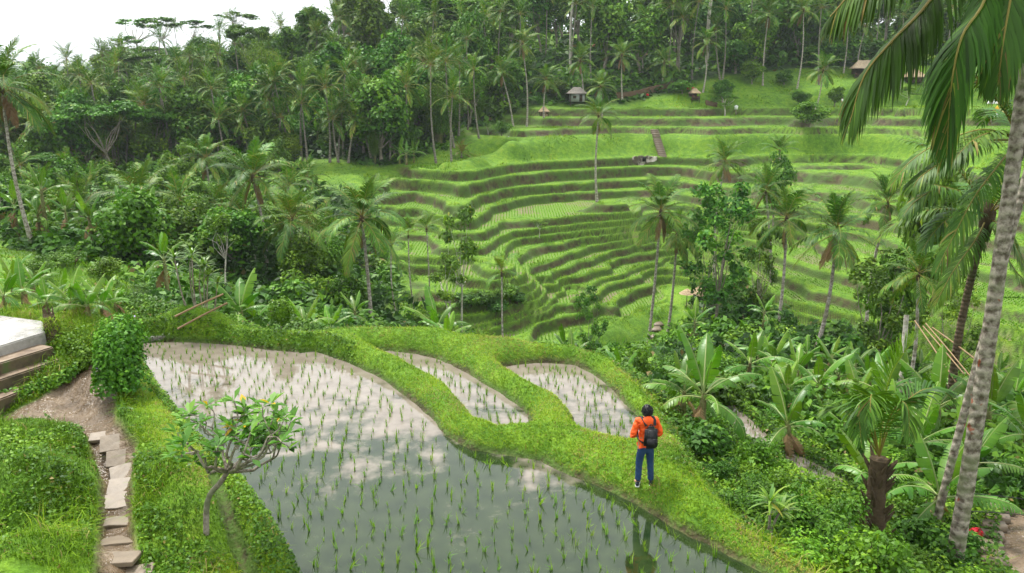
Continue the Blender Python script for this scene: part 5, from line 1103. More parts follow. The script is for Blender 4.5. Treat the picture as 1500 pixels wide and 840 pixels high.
root = empty('stairs', (*PZ(50, 540, .8)[:2], .3)); tag(root, 'three broad brown earth stained concrete steps up to the platform', 'stairs')
t = NT('muddy_step'); n = t.noise(3, t.pos(), 5); c = t.ramp(n, [(.3, (.075, .050, .030)), (.5, (.16, .112, .07)), (.7, (.25, .195, .14))]); geo = t.n('NewGeometry'); sx = t.n('SeparateXYZ'); t.nt.links.new(geo.outputs['Normal'], sx.inputs[0])
c = t.mix(t.mapr(sx.outputs[2], .5, .8), t.ramp(t.noise(4, t.pos(), 5), [(.35, (.045, .035, .022)), (.55, (.10, .075, .045)), (.7, (.07, .10, .025))]), c); M['step'] = t.done(t.bsdf(c, .55, .35, t.bump(n, .3, .03)))
for z1, a, b in [(.66, (-70,612), (113,541)), (.95, (-70,580), (97,524)), (1.24, (-70,553), (79,508))]:
    p, q = PZ(*a, z1)[:2], PZ(*b, z1)[:2]; d = unit(q - p); nrm = np.array([-d[1], d[0]]); me = prism('step', [p, q, q + nrm * .62, p + nrm * .62], .2, z1, M['step'], .03)
    me.transform(Matrix.Translation(-root.location)); link('step', me, root)
STONES = [(152,641,'top'),(171,655,'second'),(181,672,'third'),(187,692,'fourth'),(184,714,'fifth'),(174,738,'sixth'),(165,765,'seventh'),(166,795,'eighth'),(173,820,'ninth'),(188,845,'tenth')]
for k, (u, v, w_) in enumerate(STONES):
    x, y, z = GA(u, v, 7); L, Wd = (.62, .42) if k else (.55, .30); s = FH.normal(0, .02, 8); P = [(-L/2 + s[0], -Wd/2 + s[1]), (0, -Wd/2 + s[2]), (L/2 + s[3], -Wd/2 + s[4]), (L/2 + s[5], Wd/2), (0, Wd/2 + s[6]), (-L/2, Wd/2 + s[7])]
    o = link('stepping_stone', prism('stepping_stone', P, -.06, .012, M['stone'], .008), None, (x, y, z + .012), (math.atan((Z1(x, y + .7) - Z1(x, y - .7)) / 1.4), 0, .30 + FH.normal(0, .12))); tag(o, f'flat brown paving stone, {w_} down the path from the muddy yard', 'stepping stone', 'stepping stones of the garden path')
def leaf_line(name, line, n, rad, hgt, lab, cat, mat, lf=.07, tint=.5, flowers=None, tv=.14):
    L = spline(line, 60); o0 = L[30].copy(); k = FH.integers(0, 60, n); D = rnd_dir(n, FH); D[:, 2] = np.abs(D[:, 2]); r = FH.random((n, 1)) ** .35; P = L[k] - o0 + D * r * np.array([rad, rad, hgt]) * (.75 + .5 * vnoise(L[k][:, 0], L[k][:, 1], .35, 3))[:, None]
    root = empty(name, tuple(o0)); tag(root, lab, cat); g = Geo(); s = lf * FH.uniform(.6, 1.3, n); leaves(g, P, D + FH.normal(0, .5, (n, 3)), s * 1.4, s * .9, np.clip(FH.normal(tint, tv, n), 0, .86), FH); link('foliage', g.mesh('foliage', M[mat]), root)
    for i in range(flowers or 0):
        j = FH.integers(n); q = P[j] + D[j] * .05; gg = Geo()
        for a in range(5): t_ = a * 1.2566; e1 = np.array([math.cos(t_), math.sin(t_), .25]) * .045; e2 = np.array([-math.sin(t_), math.cos(t_), 0]) * .028; gg.add([q, q + e1 * .7 + e2, q + e1 * 1.1, q + e1 * .7 - e2], [[0, 1, 2, 3]], None, .5)
        link('flower', gg.mesh('flower', M['violet']), root)
    return root
M['violet'] = simple('violet_petal', (.42, .25, .62), .5, .3, .15, 4)
def line_px(L): return [GA(u, v, 7) for u, v in L]
leaf_line('hedge', line_px([(2,592),(50,578),(90,562),(122,540)]), 1500, .2, .28, 'low leafy edging along the foot of the concrete steps', 'hedge', 'bush', .075, .62)
x, y, z = GA(176, 584)
leaf_line('flowering_vine', [(x - .25, y + .35, z), (x - .05, y + .1, z + .6), (x - .1, y + .35, z + 1.0), (x - .3, y + 1.0, z + .95), (x + .25, y - .1, z + .2)], 7500, .58, .66, 'rounded mound of leafy vine dotted with violet flowers beside the paddy corner', 'vine', 'bush', .075, .60, 12)
leaf_line('leafy_clump', line_px([(92,505),(110,515),(128,530),(120,545)]), 1900, .32, .35, 'bright weedy clump spilling over the ends of the steps', 'plant', 'fresh_leaf', .06, .42)
x, y, z = PZ(78, 492, 1.3); root = empty('tree_stump', (x, y, z)); tag(root, 'rotten tree stump tufted with long grass at the platform corner', 'stump')
g = Geo(); P = np.array([(0, 0, -.3), (0, .02, .1), (-.05, .03, .35), (-.07, .04, .6)]); tube(g, P, [.26, .2, .16, .13], 11)
for k in range(22): a = FH.random() * 6.28; d = np.array([math.cos(a), math.sin(a), 0]); tube(g, [P[3] + d * .10 - [0, 0, .1], P[3] + d * .12 + [0, 0, FH.uniform(.08, .22)]], [.03, .005], 4)
link('wood', g.mesh('wood', M['dark_bark'], True), root); n = 420; g = Geo(); a = FH.random(n) * 6.28; h = FH.uniform(-.1, .5, n); blades(g, np.stack([np.cos(a) * .19, np.sin(a) * .19, h], -1), FH.uniform(.15, .4, n), .014, FH.uniform(.7, 1.5, n), FH.uniform(.3, .8, n), FH); link('foliage', g.mesh('foliage', M['grass']), root)
p = PZ(116, 500, .8); g = Geo(); box(g, (0, 0, .12), (.32, .55, .95), .5, .5, .35); tag(link('stone_post', g.mesh('stone_post', bark_material('mossy_stone', (.05, .045, .035), (.16, .14, .11), (.06, .09, .02), .6)), None, tuple(p)), 'short leaning mossy stone post between the stump and the vine mound', 'post')

# ------------------------------------------------------------------ buildings and small things on the far side
M['thatch'] = bark_material('thatch', (.20, .15, .10), (.42, .33, .22), (.26, .22, .17), 4.0); M['grey_thatch'] = bark_material('grey_thatch', (.13, .115, .10), (.28, .25, .215), (.25, .22, .19), 4.0); M['straw'] = bark_material('straw', (.20, .14, .08), (.38, .29, .18), (.26, .20, .12), 6.0)
M['plaster'] = simple('plaster', (.30, .31, .31), .7, .3, .15, 1); M['dark_wood'] = simple('dark_wood', (.055, .035, .022), .7, .2, .4, 4); M['red_tile'] = simple('red_tile', (.50, .12, .07), .6, .3, .25, 3); M['white'] = simple('white_paint', (.78, .78, .76), .5, .3, .06, 3); M['yellow'] = simple('yellow_cloth', (.75, .42, .03), .7, .2, .12, 3); M['brick'] = simple('red_brick', (.28, .09, .05), .8, .2, .3, 3); M['goods'] = simple('coloured_goods', (.35, .08, .07), .7, .2, .9, 2.2)
def hip_roof(w, d, h, over, z, ridge=.35, th=.16, sag=.12):
    g = Geo(); a, b = w / 2 + over, d / 2 + over; n = 9; U = np.linspace(0, 1, n)
    for s_, (c0, c1) in enumerate([((-a, -b), (a, -b)), ((a, -b), (a, b)), ((a, b), (-a, b)), ((-a, b), (-a, -b))]):
        for tz, flip in ((0, 0), (-th, 1)):
            V = []
            for i, t_ in enumerate(np.linspace(0, 1, 7)):
                for u_ in U:
                    e = np.array(c0) + (np.array(c1) - np.array(c0)) * u_; r = np.array([np.clip(e[0], -ridge * a, ridge * a), 0.0]); q = e * (1 - t_) + r * t_; V.append((q[0], q[1], z + h * t_ - sag * math.sin(PI * t_) + tz * (1 - t_) + .03 * FH.normal()))
            i = np.arange(6)[:, None] * n; j = np.arange(n - 1)[None]; Q = np.stack([i + j, i + j + 1, i + j + n + 1, i + j + n], -1).reshape(-1, 4); g.add(V, Q if not flip else Q[:, ::-1], None, .5)
    return g
def hut(u, v, Y, w, d, wall_h, roof_h, rz, lab, roof='thatch', wall='dark_wood', open_=False, name='thatched_hut', ridge=.35, cat='hut', over=.7, stilts=0.0, extras=None, zoff=0.0):
    p = PY(u, v, Y); zb = Z1(p[0], p[1]) + zoff; root = empty(name, (p[0], p[1], zb), rz); tag(root, lab, cat); root.scale = (.64,) * 3
    link('roof', hip_roof(w, d, roof_h, over, wall_h + stilts, ridge).mesh('roof', M[roof], True), root)
    for sx in (-1, 1):
        for sy in (-1, 1): g = Geo(); tube(g, [(sx * (w / 2 - .06), sy * (d / 2 - .06), -1.2), (sx * (w / 2 - .06), sy * (d / 2 - .06), wall_h + stilts + .1)], .09, 7); link('post', g.mesh('post', M['dark_wood'], True), root)
    g = Geo()
    if open_: box(g, (0, d / 2 - .2, stilts + wall_h * .5), (w - .3, .1, wall_h)); box(g, (0, -d * .1, stilts + .05), (w, d * .8, .16)); box(g, (0, -d / 2 + .1, stilts + .5), (w - .3, .08, .7))
    else:
        box(g, (0, -d / 2 + .1, stilts + wall_h * .5), (w - .2, .12, wall_h)); box(g, (0, d / 2 - .1, stilts + wall_h * .5), (w - .2, .12, wall_h)); box(g, (-w / 2 + .1, 0, stilts + wall_h * .5), (.12, d - .35, wall_h)); box(g, (w / 2 - .1, 0, stilts + wall_h * .5), (.12, d - .35, wall_h))
    link('wall', g.mesh('wall', M[wall]), root)
    if not open_:
        g = Geo(); box(g, (w * .2, -d / 2 + .02, stilts + 1.0), (.85, .06, 1.9)); link('door', g.mesh('door', M['dark_wood']), root); g = Geo(); box(g, (-w * .22, -d / 2 + .02, stilts + wall_h * .55), (.9, .06, .7)); link('window', g.mesh('window', M['dark_wood']), root)
    else:
        for k in range(5): g = Geo(); h_ = FH.uniform(.3, .8); box(g, (-w / 2 + .6 + k * (w - 1.2) / 4, -d * .22, stilts + .14 + h_ / 2), (.45, .4, h_)); box(g, (-w / 2 + .6 + k * (w - 1.2) / 4, -d * .22, stilts + .14 + h_ + .06), (.3, .3, .1)); link('goods', g.mesh('goods', M[['goods', 'white', 'yellow', 'goods', 'brick'][k]]), root)
    return root
hut(845, 138, 148, 4.2, 3.6, 2.3, 1.7, .1, 'small pale walled house under a grey thatched roof among the palms', 'grey_thatch', 'plaster', stilts=.6)
hut(797, 152, 143, 2.0, 2.0, 1.6, 1.2, .2, 'little tan bamboo shelter at the edge of the grassy slope', 'straw', 'straw', True, name='bamboo_shelter', cat='shelter', over=.35)
hut(880, 88, 175, 4.0, 4.0, 2.6, 1.9, .1, 'house with a red tiled roof half hidden by palms', 'red_tile', 'plaster', name='house', cat='house', zoff=.4)
hut(1266, 98, 163, 6.2, 4.0, 2.5, 2.4, -.1, 'open fronted brown thatched stall hut with goods on the ridge', 'thatch', 'dark_wood', True, ridge=.5)
hut(1340, 106, 160, 4.4, 4.0, 1.7, 2.6, 0, 'steep tan thatched hut with a dark front on the ridge', 'straw', 'dark_wood', False, ridge=.12)
hut(1018, 128, 150, 2.4, 2.2, 1.8, 1.3, .2, 'tiny straw kiosk beside the red flowers at the slope top', 'straw', 'dark_wood', True, name='straw_kiosk', cat='kiosk', over=.3)
hut(1033, 398, 78, 2.3, 2.3, 1.7, 1.7, .4, 'straw thatched shelter in the shade beside the stream slope', 'straw', 'dark_wood', True, ridge=.1, name='straw_shelter', cat='shelter', over=.5)
def wall_thing(name, pts, h, th, mat, lab, cat):
    P = spline(pts, 24); o = P[0].copy(); g = Geo(); tg = unit(np.gradient(P[:, :2], axis=0)); nr = np.stack([-tg[:, 1], tg[:, 0]], -1) * th / 2; w_ = .06 * FH.normal(size=24)
    A = np.column_stack([P[:, :2] - nr, P[:, 2] - .8]); B = np.column_stack([P[:, :2] - nr, P[:, 2] + h + w_]); C_ = np.column_stack([P[:, :2] + nr, P[:, 2] + h + w_]); D = np.column_stack([P[:, :2] + nr, P[:, 2] - .8])
    V = np.concatenate([A, B, C_, D]) - o; q = [[k * 24 + i, k * 24 + i + 1, (k + 1) * 24 + i + 1, (k + 1) * 24 + i] for k in range(3) for i in range(23)]; q += [[0, 24, 48, 72], [23, 95, 71, 47]]; g.add(V, q); return tag(link(name, g.mesh(name, mat), None, tuple(o)), lab, cat)
M['earth'] = simple('bare_earth', (.085, .055, .032), .9, .1, .4, 1.2, .5)
def gz(u, v, Y): p = PY(u, v, Y); return (p[0], p[1], Z1(p[0], p[1]))
wall_thing('earth_wall', [gz(903,150,150), gz(930,148,151), gz(960,143,153), gz(985,139,155)], .9, .8, M['earth'], 'bare brown earth retaining wall under the row of palms', 'wall')
wall_thing('earth_wall', [gz(1034,149,149.5), gz(1042,149,149.6), gz(1050,149,149.8)], .7, .6, M['earth'], 'small bare cut bank in the grassy slope', 'wall')
t = NT('lime_stone'); n = t.noise(1.1, t.pos(), 5); M['lime'] = t.done(t.bsdf(t.ramp(n, [(.46, (.06, .05, .03)), (.56, (.30, .27, .22)), (.7, (.5, .46, .4))]), .8, .2, t.bump(n, .6, .1)))
def terr_pt(u, v): x, y, z = GA(u, v, 60); return (x, y, z)
a, b = terr_pt(926, 239), terr_pt(962, 238)
o = wall_thing('stone_wall', [(a[0], a[1] + .3, a[2]), ((a[0] + b[0]) / 2, (a[1] + b[1]) / 2 + .3, a[2] + .1), (b[0], b[1] + .3, a[2])], .8, .5, M['lime'], 'patchy whitish stone facing with a dark opening beside the terrace stairs', 'wall')
g = Geo(); box(g, (0, 0, 0), (.55, .25, .7)); link('opening', g.mesh('opening', simple('painted_hole_shade', (.004, .004, .004))), o, (1.9, .0, .45))  # solid near-black block; its colour stands in for the shade inside an opening
# stairs up the tall terrace wall
A, B = np.array(terr_pt(971, 238)), np.array(terr_pt(958, 192)); root = empty('stairs', tuple(A)); tag(root, 'narrow brown stairway climbing the tall grassy terrace wall', 'stairs'); N_ = 16
for k in range(N_):
    q = (k + .5) / N_; p = A + (B - A) * q; p[2] = max(p[2], Z1(p[0], p[1]) + .12); g = Geo(); box(g, (0, 0, -.1), (1.25, (B[1] - A[1]) / N_ * .95, .3), -.1); link('step', g.mesh('step', M['stone']), root, tuple(p - A))
A, B = np.array(GA(930, 540, 45)), np.array(GA(963, 470, 45)); root = empty('stone_steps', tuple(A)); tag(root, 'worn grey stone steps along the stream gorge below the slim white palm', 'stairs'); N_ = 15
for k in range(N_):
    p = A + (B - A) * (k + .5) / N_; p[2] = Z1(p[0], p[1]) + .10; g = Geo(); box(g, (0, 0, -.05), (1.1, np.hypot(*(B - A)[:2]) / N_ * .9, .16), .15 + FH.normal(0, .1)); link('step', g.mesh('step', M['stone']), root, tuple(p - A))
# shrine with two ceremonial umbrellas
x, y, z = gz(1462, 150, 141); root = empty('shrine', (x, y, z)); tag(root, 'small shrine wrapped in yellow and white cloth on the upper lawn', 'shrine')
g = Geo(); box(g, (0, 0, .2), (.9, .9, .6)); box(g, (0, 0, .65), (.6, .6, .5)); link('base', g.mesh('base', M['white']), root); g = Geo(); box(g, (0, 0, 1.1), (.75, .75, .5)); box(g, (0, 0, 1.45), (1.0, 1.0, .14)); link('body', g.mesh('body', M['yellow']), root); g = Geo(); tube(g, [(0, 0, 1.5), (0, 0, 1.7), (0, 0, 2.05)], [.45, .25, .03], 8); link('roof', g.mesh('roof', M['yellow']), root)
for dx, m, l in ((-.75, 'white', 'white fringed ceremonial umbrella standing beside the shrine'), (.45, 'yellow', 'yellow fringed ceremonial umbrella standing beside the shrine')):
    r = empty('umbrella', (x + dx * 1.5, y - .3, z)); tag(r, l, 'umbrella'); g = Geo(); tube(g, [(0, 0, -.2), (0, 0, 3.0)], .04, 6); link('pole', g.mesh('pole', M['dark_wood'], True), r); g = Geo(); tube(g, [(0, 0, 2.35), (0, 0, 2.4), (0, 0, 2.75), (0, 0, 3.0), (0, 0, 3.12)], [.82, .85, .72, .36, .03], 12, .5, False); link('canopy', g.mesh('canopy', M[m], True), r)
r0 = gz(1008, 404, 80); r = empty('parasol', r0); tag(r, 'little straw parasol in front of the straw shelter', 'parasol'); g = Geo(); tube(g, [(0, 0, -.2), (0, 0, 1.7)], .035, 6); link('pole', g.mesh('pole', M['dark_wood'], True), r); g = Geo(); tube(g, [(0, 0, 1.4), (0, 0, 1.75), (0, 0, 1.95)], [.85, .35, .03], 12, .5, False); link('canopy', g.mesh('canopy', M['straw'], True), r)
x, y, z = gz(1077, 179, 147); r = empty('offering_post', (x, y, z)); tag(r, 'little white offering box on a post on the upper terrace', 'post'); g = Geo(); box(g, (0, 0, .6), (.14, .14, 1.4)); link('post', g.mesh('post', M['stone']), r); g = Geo(); box(g, (0, 0, 1.5), (.5, .45, .5)); tube(g, [(0, 0, 1.76), (0, 0, 2.0)], [.42, .05], 4); link('box', g.mesh('box', M['white']), r)
# a strip of green cloth bent over on the lower terrace
x, y, z = GA(968, 516, 50); g = Geo(); s = np.linspace(0, 1, 9); P = np.stack([.45 * s ** 1.6, 0 * s, 1.5 * np.sin(s * 1.5)], -1); v = np.concatenate([P + [0, .0, 0] - np.array([.13, 0, 0]) * (1 - s * .5)[:, None], P + np.array([.13, .05, 0]) * (1 - s * .5)[:, None]]); g.add(v, [[i, i + 1, i + 10, i + 9] for i in range(8)]); m = g.mesh('green_banner', simple('green_cloth', (.02, .42, .10), .6, .3, .1, 3)); o = link('green_banner', m, None, (x, y, z)); sol = o.modifiers.new('s', 'SOLIDIFY'); sol.thickness = .02; tag(o, 'small bright green banner bending over on a low terrace', 'banner')
def red_plant(u, v, Y, s, lab):
    x, y, z = gz(u, v, Y) if Y else GA(u, v, 8); r = empty('red_flower', (x, y, z)); tag(r, lab, 'flower', None); g = Geo(); n = 90; D = rnd_dir(n, FH); leaves(g, np.array([0, 0, .55 * s]) + D * .33 * s * FH.random((n, 1)) ** .4, D, .22 * s, .13 * s, FH.uniform(.3, .7, n), FH); link('petals', g.mesh('petals', M['red']), r)
    g = Geo(); n = 120; D = rnd_dir(n, FH); D[:, 2] = np.abs(D[:, 2]); leaves(g, D * .5 * s * FH.random((n, 1)) ** .4, D, .25 * s, .12 * s, FH.uniform(.3, .7, n), FH); link('foliage', g.mesh('foliage', M['bush']), r)
M['red'] = leafmat('red_petal', [(0, (.35, .008, .02)), (.5, (.6, .012, .03)), (1, (.7, .05, .06))], .3, .5, .3, 0, .2, (1, .4, .4))
for a in [(1009,119,152,1.0,'red flowers beside the straw kiosk'),(1016,118,152,1.0,'red flowers just right of the other clump at the kiosk'),(948,150,150,.9,'red flowers at the foot of the earth wall'),(1022,418,66,.9,'red flowers on the shady lower terrace below the straw shelter'),(1040,420,66,.8,'smaller red flowers on the shady lower terrace'),(1427,800,None,.45,'red flowers at the foot of the big grey palm trunk'),(85,343,50,.6,'red flower at the jungle edge beyond the grassy shoulder')]: red_plant(*a)
# garden stairs and path in the lower right corner
root = empty('stairs', GA(1455, 800)); tag(root, 'tan garden steps going down beside the gravel path in the bottom corner', 'stairs'); O = np.array(root.location)
for k, (u, v) in enumerate([(1466,755),(1460,768),(1454,781),(1450,795),(1448,808),(1450,821),(1455,835)]): x, y, z = GA(u, v); g = Geo(); box(g, (0, 0, 0), (.46, .24, .16), -.35 + FH.normal(0, .06)); link('step', g.mesh('step', M['stone']), root, (x - O[0], y - O[1], z - O[2] + .12))
for a, b, l in [((1408,722,13.5),(1520,734,15),'upper thin black cable strung past the big grey trunk'),((1418,749,13.5),(1520,757,15),'lower thin black cable strung past the big grey trunk')]:
    p, q = PY(*a), PY(*b); pole('cable', p, q, .009, l, 'cable', simple('black_rubber', (.01, .01, .01)))
# fallen brown frond on the outer bank
x, y, z = GA(985, 603); root = empty('fallen_frond', (x, y, z)); tag(root, 'dry brown palm frond lying on the far side of the outer bank', 'frond'); g = Geo(); q = np.array(GA(1015, 628)) - np.array([x, y, z]); frond_on(g, spline([(-.1, .1, .15), q * .5 + [0, 0, .16], q + [0, 0, .1]], 10), 26, .5, .05, .6, FH, hang=.5); link('leaflets', g.mesh('leaflets', M['dry_leaf']), root)
# ------------------------------------------------------------------ the person on the bank
def skin_mesh(name, V, E, Rr, root, mat, sub=2, flat=None):
    me = bpy.data.meshes.new(name); me.from_pydata(V, E, []); o = bpy.data.objects.new(name, me); COL.objects.link(o)
    sk = o.modifiers.new('skin', 'SKIN'); sk.use_smooth_shade = True; d = me.skin_vertices[0].data
    for i, r in enumerate(Rr): d[i].radius = (r, r) if np.isscalar(r) else r; d[i].use_root = (i == root)
    sb = o.modifiers.new('sub', 'SUBSURF'); sb.levels = sb.render_levels = sub
    bpy.context.view_layer.update(); dg = bpy.context.evaluated_depsgraph_get(); m = bpy.data.meshes.new_from_object(o.evaluated_get(dg)); bpy.data.objects.remove(o); m.name = name
    if flat: 
        for v in m.vertices: v.co = flat(v.co)
    m.materials.clear(); m.materials.append(mat)
    for p in m.polygons: p.use_smooth = True
    return m
def chain_body(parts):
    """parts: list of (name, parent, (x, y, z), r)"""
    idx = {}; V, E, Q = [], [], []
    for n, p, c, r in parts:
        idx[n] = len(V); V.append(c); Q.append(r)
        if p: E.append((idx[p], idx[n]))
    return V, E, Q
SK = simple('skin', (.42, .25, .17), .5, .4, .08, 6); JK = simple('orange_jacket', (.80, .095, .012), .6, .3, .16, 7, .35); JN = simple('blue_jeans', (.018, .045, .11), .8, .2, .45, 6, .2); HR = simple('black_hair', (.006, .006, .007), .45, .4, .3, 20); BK = simple('black_nylon', (.010, .010, .012), .55, .35, .3, 8, .2); SHOE = simple('navy_shoe', (.012, .016, .03), .6, .3, .2, 8); SOLE = simple('white_sole', (.72, .72, .70), .6, .3, .06, 8)
x, y, z = GA(943, 716); z = Z1(x, y)
man = empty('person', (x, y, z + .015), math.radians(6)); tag(man, 'person in an orange hooded jacket and blue jeans standing on the grassy bank', 'person'); man.scale = (.94,) * 3
arm = lambda s: [(f'sh{s}', 'ch', (s * .155, 0, 1.405), .062), (f'el{s}', f'sh{s}', (s * .265, -.05, 1.14), .043), (f'fo{s}', f'el{s}', (s * .235, .09, 1.05), .038), (f'wr{s}', f'fo{s}', (s * .17, .19, 1.02), .027), (f'pa{s}', f'wr{s}', (s * .13, .235, 1.01), .030)]
leg = lambda s: [(f'hp{s}', 'pe', (s * .09, 0, .86), .088), (f'kn{s}', f'hp{s}', (s * .115, .025, .48), .057), (f'ca{s}', f'kn{s}', (s * .122, 0, .34), .056), (f'an{s}', f'ca{s}', (s * .13, -.01, .09), .038), (f'to{s}', f'an{s}', (s * .16, .12, .045), .034)]
def fingers(s):
    out = []
    for k, (dx, L) in enumerate([(-.028, .07), (-.010, .08), (.009, .075), (.027, .058)]):
        b = np.array([s * .125 + 0, .255, 1.01]); out += [(f'f{s}{k}a', f'pa{s}', (s * (.118 - .002 * k), .262, 1.01 + dx), .0095), (f'f{s}{k}b', f'f{s}{k}a', (s * (.118 - L * .55), .272 , 1.005 + dx), .0088), (f'f{s}{k}c', f'f{s}{k}b', (s * (.118 - L), .258, 1.0 + dx), .0078)]
    out += [(f't{s}a', f'pa{s}', (s * .135, .24, 1.045), .011), (f't{s}b', f't{s}a', (s * .105, .255, 1.066), .009)]
    return out
parts = [('pe', None, (0, 0, .92), .125), ('sp', 'pe', (0, 0, 1.10), .118), ('ch', 'sp', (0, 0, 1.32), .135), ('nb', 'ch', (0, -.01, 1.455), .062), ('nk', 'nb', (0, .012, 1.51), .056), ('h1', 'nk', (0, .03, 1.575), .082), ('h2', 'h1', (0, .02, 1.64), .088), ('ns', 'h1', (0, .13, 1.58), .014), ('er-1', 'h1', (-.098, .015, 1.595), .016), ('er1', 'h1', (.098, .015, 1.595), .016)]
for s in (-1, 1): parts += arm(s) + fingers(s) + leg(s)
flat = lambda c: Vector((c.x, c.y * (.78 if (abs(c.x) < .2 and .8 < c.z < 1.46) else 1), c.z))
V, E, Q = chain_body(parts); link('body', skin_mesh('body', V, E, Q, 0, SK, 2, flat), man)
for s in (-1, 1):
    g = Geo(); th = np.linspace(0, PI, 6); tube(g, np.stack([0 * th + s * .033, .112 + 0 * th, 1.612 + .013 * np.cos(th)], -1), .013 * np.sin(th) + .001, 8); link('eye', g.mesh('eye', HR, True), man)
g = Geo(); tube(g, [(-.025, .113, 1.537), (0, .12, 1.535), (.025, .113, 1.537)], [.003, .007, .003], 6); link('mouth', g.mesh('mouth', simple('lips', (.35, .13, .11))), man)
jp = [('w', None, (0, 0, .885), .150), ('m', 'w', (0, 0, 1.02), .152), ('c', 'm', (0, 0, 1.27), .172), ('u', 'c', (0, -.005, 1.395), .125), ('k', 'u', (0, 0, 1.475), .072)]
for s in (-1, 1): jp += [(f's{s}', 'u', (s * .175, -.005, 1.395), .084), (f'a{s}', f's{s}', (s * .235, -.03, 1.26), .072), (f'e{s}', f'a{s}', (s * .272, -.055, 1.135), .066), (f'f{s}', f'e{s}', (s * .25, .06, 1.065), .058), (f'z{s}', f'f{s}', (s * .185, .165, 1.03), .046)]
rw = np.random.default_rng(4)
def jflat(c): 
    c = Vector((c.x, c.y * (.80 if abs(c.x) < .21 else 1), c.z)); n = (math.sin(c.z * 46 + c.x * 22) + math.sin(c.x * 50 - c.z * 31 + c.y * 40) + .8 * math.sin(c.z * 90 - c.x * 60)) * .0065; return c + Vector((n, n, 0))
V, E, Q = chain_body(jp); jk = link('jacket', skin_mesh('jacket', V, E, Q, 1, JK, 3, jflat), man)
g = Geo(); th = np.linspace(0, PI, 12); P = np.stack([0 * th, -.085 - .02 * np.sin(th), 1.40 + .115 * np.cos(th)], -1); tube(g, P, np.sin(th) * .13 + .004, 16); V_, Q_, T_, C_ = g.arr(); V_[:, 1] = -.07 + (V_[:, 1] + .07) * .55; V_[:, 0] *= .95; link('hood', g.mesh('hood', JK, True), jk)
kp = [('w', None, (0, 0, .93), .128), ('p', 'w', (0, 0, .86), .135)]
for s in (-1, 1): kp += [(f'h{s}', 'p', (s * .088, -.005, .77), .094), (f'k{s}', f'h{s}', (s * .115, .02, .48), .073), (f'c{s}', f'k{s}', (s * .124, -.005, .28), .068), (f'a{s}', f'c{s}', (s * .13, -.01, .095), .066)]
def kflat(c): n = math.sin(c.z * 60 + c.x * 30) * .004; return Vector((c.x + n, c.y * (.85 if c.z > .75 else 1) + n, c.z))
V, E, Q = chain_body(kp); link('jeans', skin_mesh('jeans', V, E, Q, 0, JN, 2, kflat), man)
g = Geo(); n = 18; th = np.linspace(0, PI, 13); P = np.stack([0 * th, .008 + 0 * th, 1.628 + .098 * np.cos(th)], -1); tube(g, P, np.sin(th) * .095 + .002, 20); V_, Q_, T_, C_ = g.arr()
k = (V_[:, 1] > .06) & (V_[:, 2] < 1.655); V_[k, 1] = .06; V_[:, 2] = np.where(V_[:, 1] < .02, V_[:, 2] - .018, V_[:, 2]); V_ += rw.normal(0, .0035, V_.shape)
for i in range(520):
    d = unit(rw.normal(size=3)); d[1] = -abs(d[1]) if d[2] < .35 else d[1]; p = np.array([0, .005, 1.625]) + d * np.array([.091, .094, .092]); dn = unit(np.array([d[0] * .3, d[1] * .3, -1.0]) + rw.normal(0, .4, 3)); tube(g, [p, p + dn * .025 + d * .006, p + dn * .055 + d * .004], [.007, .006, .001], 4, .5, False)
link('hair', g.mesh('hair', HR, True), man)
for s, yaw in ((-1, .35), (1, -.12)):
    sh = Geo(); U = np.linspace(0, 1, 11); L = .27; P = np.stack([0 * U, -.085 + L * U, .05 + 0 * U], -1); hw = np.array([.028, .038, .040, .038, .037, .039, .043, .046, .044, .034, .012]); hh = np.array([.035, .055, .06, .058, .052, .043, .036, .032, .029, .024, .012])
    th = np.arange(14) / 14 * 2 * PI; V = np.concatenate([np.stack([np.cos(th) * w_, 0 * th + p[1], np.maximum(np.sin(th) * h_ + .045, .022)], -1) for p, w_, h_ in zip(P, hw, hh)]); i = np.arange(10)[:, None] * 14; j = np.arange(14)[None]; j2 = (j + 1) % 14; sh.add(V, np.stack([i + j, i + j2, i + 14 + j2, i + 14 + j], -1).reshape(-1, 4))
    for e, c0 in ((0, V[:14]), (1, V[-14:])): sh.add(np.vstack([c0, c0.mean(0)]), None, [[a, (a + 1) % 14, 14] for a in range(14)])
    shoe = link('shoe', sh.mesh('shoe', SHOE, True), man, (s * .135, 0, 0), (0, 0, yaw * -s * -1))
    so_ = Geo(); O_ = np.concatenate([np.stack([hw * 1.08, P[:, 1]], -1), np.stack([-hw[::-1] * 1.08, P[::-1, 1]], -1)]); m_ = len(O_); so_.add(np.vstack([np.c_[O_, 0 * O_[:, 0]], np.c_[O_, 0 * O_[:, 0] + .028]]), [[a, (a + 1) % m_, (a + 1) % m_ + m_, a + m_] for a in range(m_)] + [[a, 10 - 0 - a + 11 - 0 - 0 - 0 if False else 21 - a, 20 - a, a + 1] for a in range(10)] + [[a + 22, a + 23, 42 - a, 43 - a] for a in range(10)]); link('sole', so_.mesh('sole', SOLE), shoe)
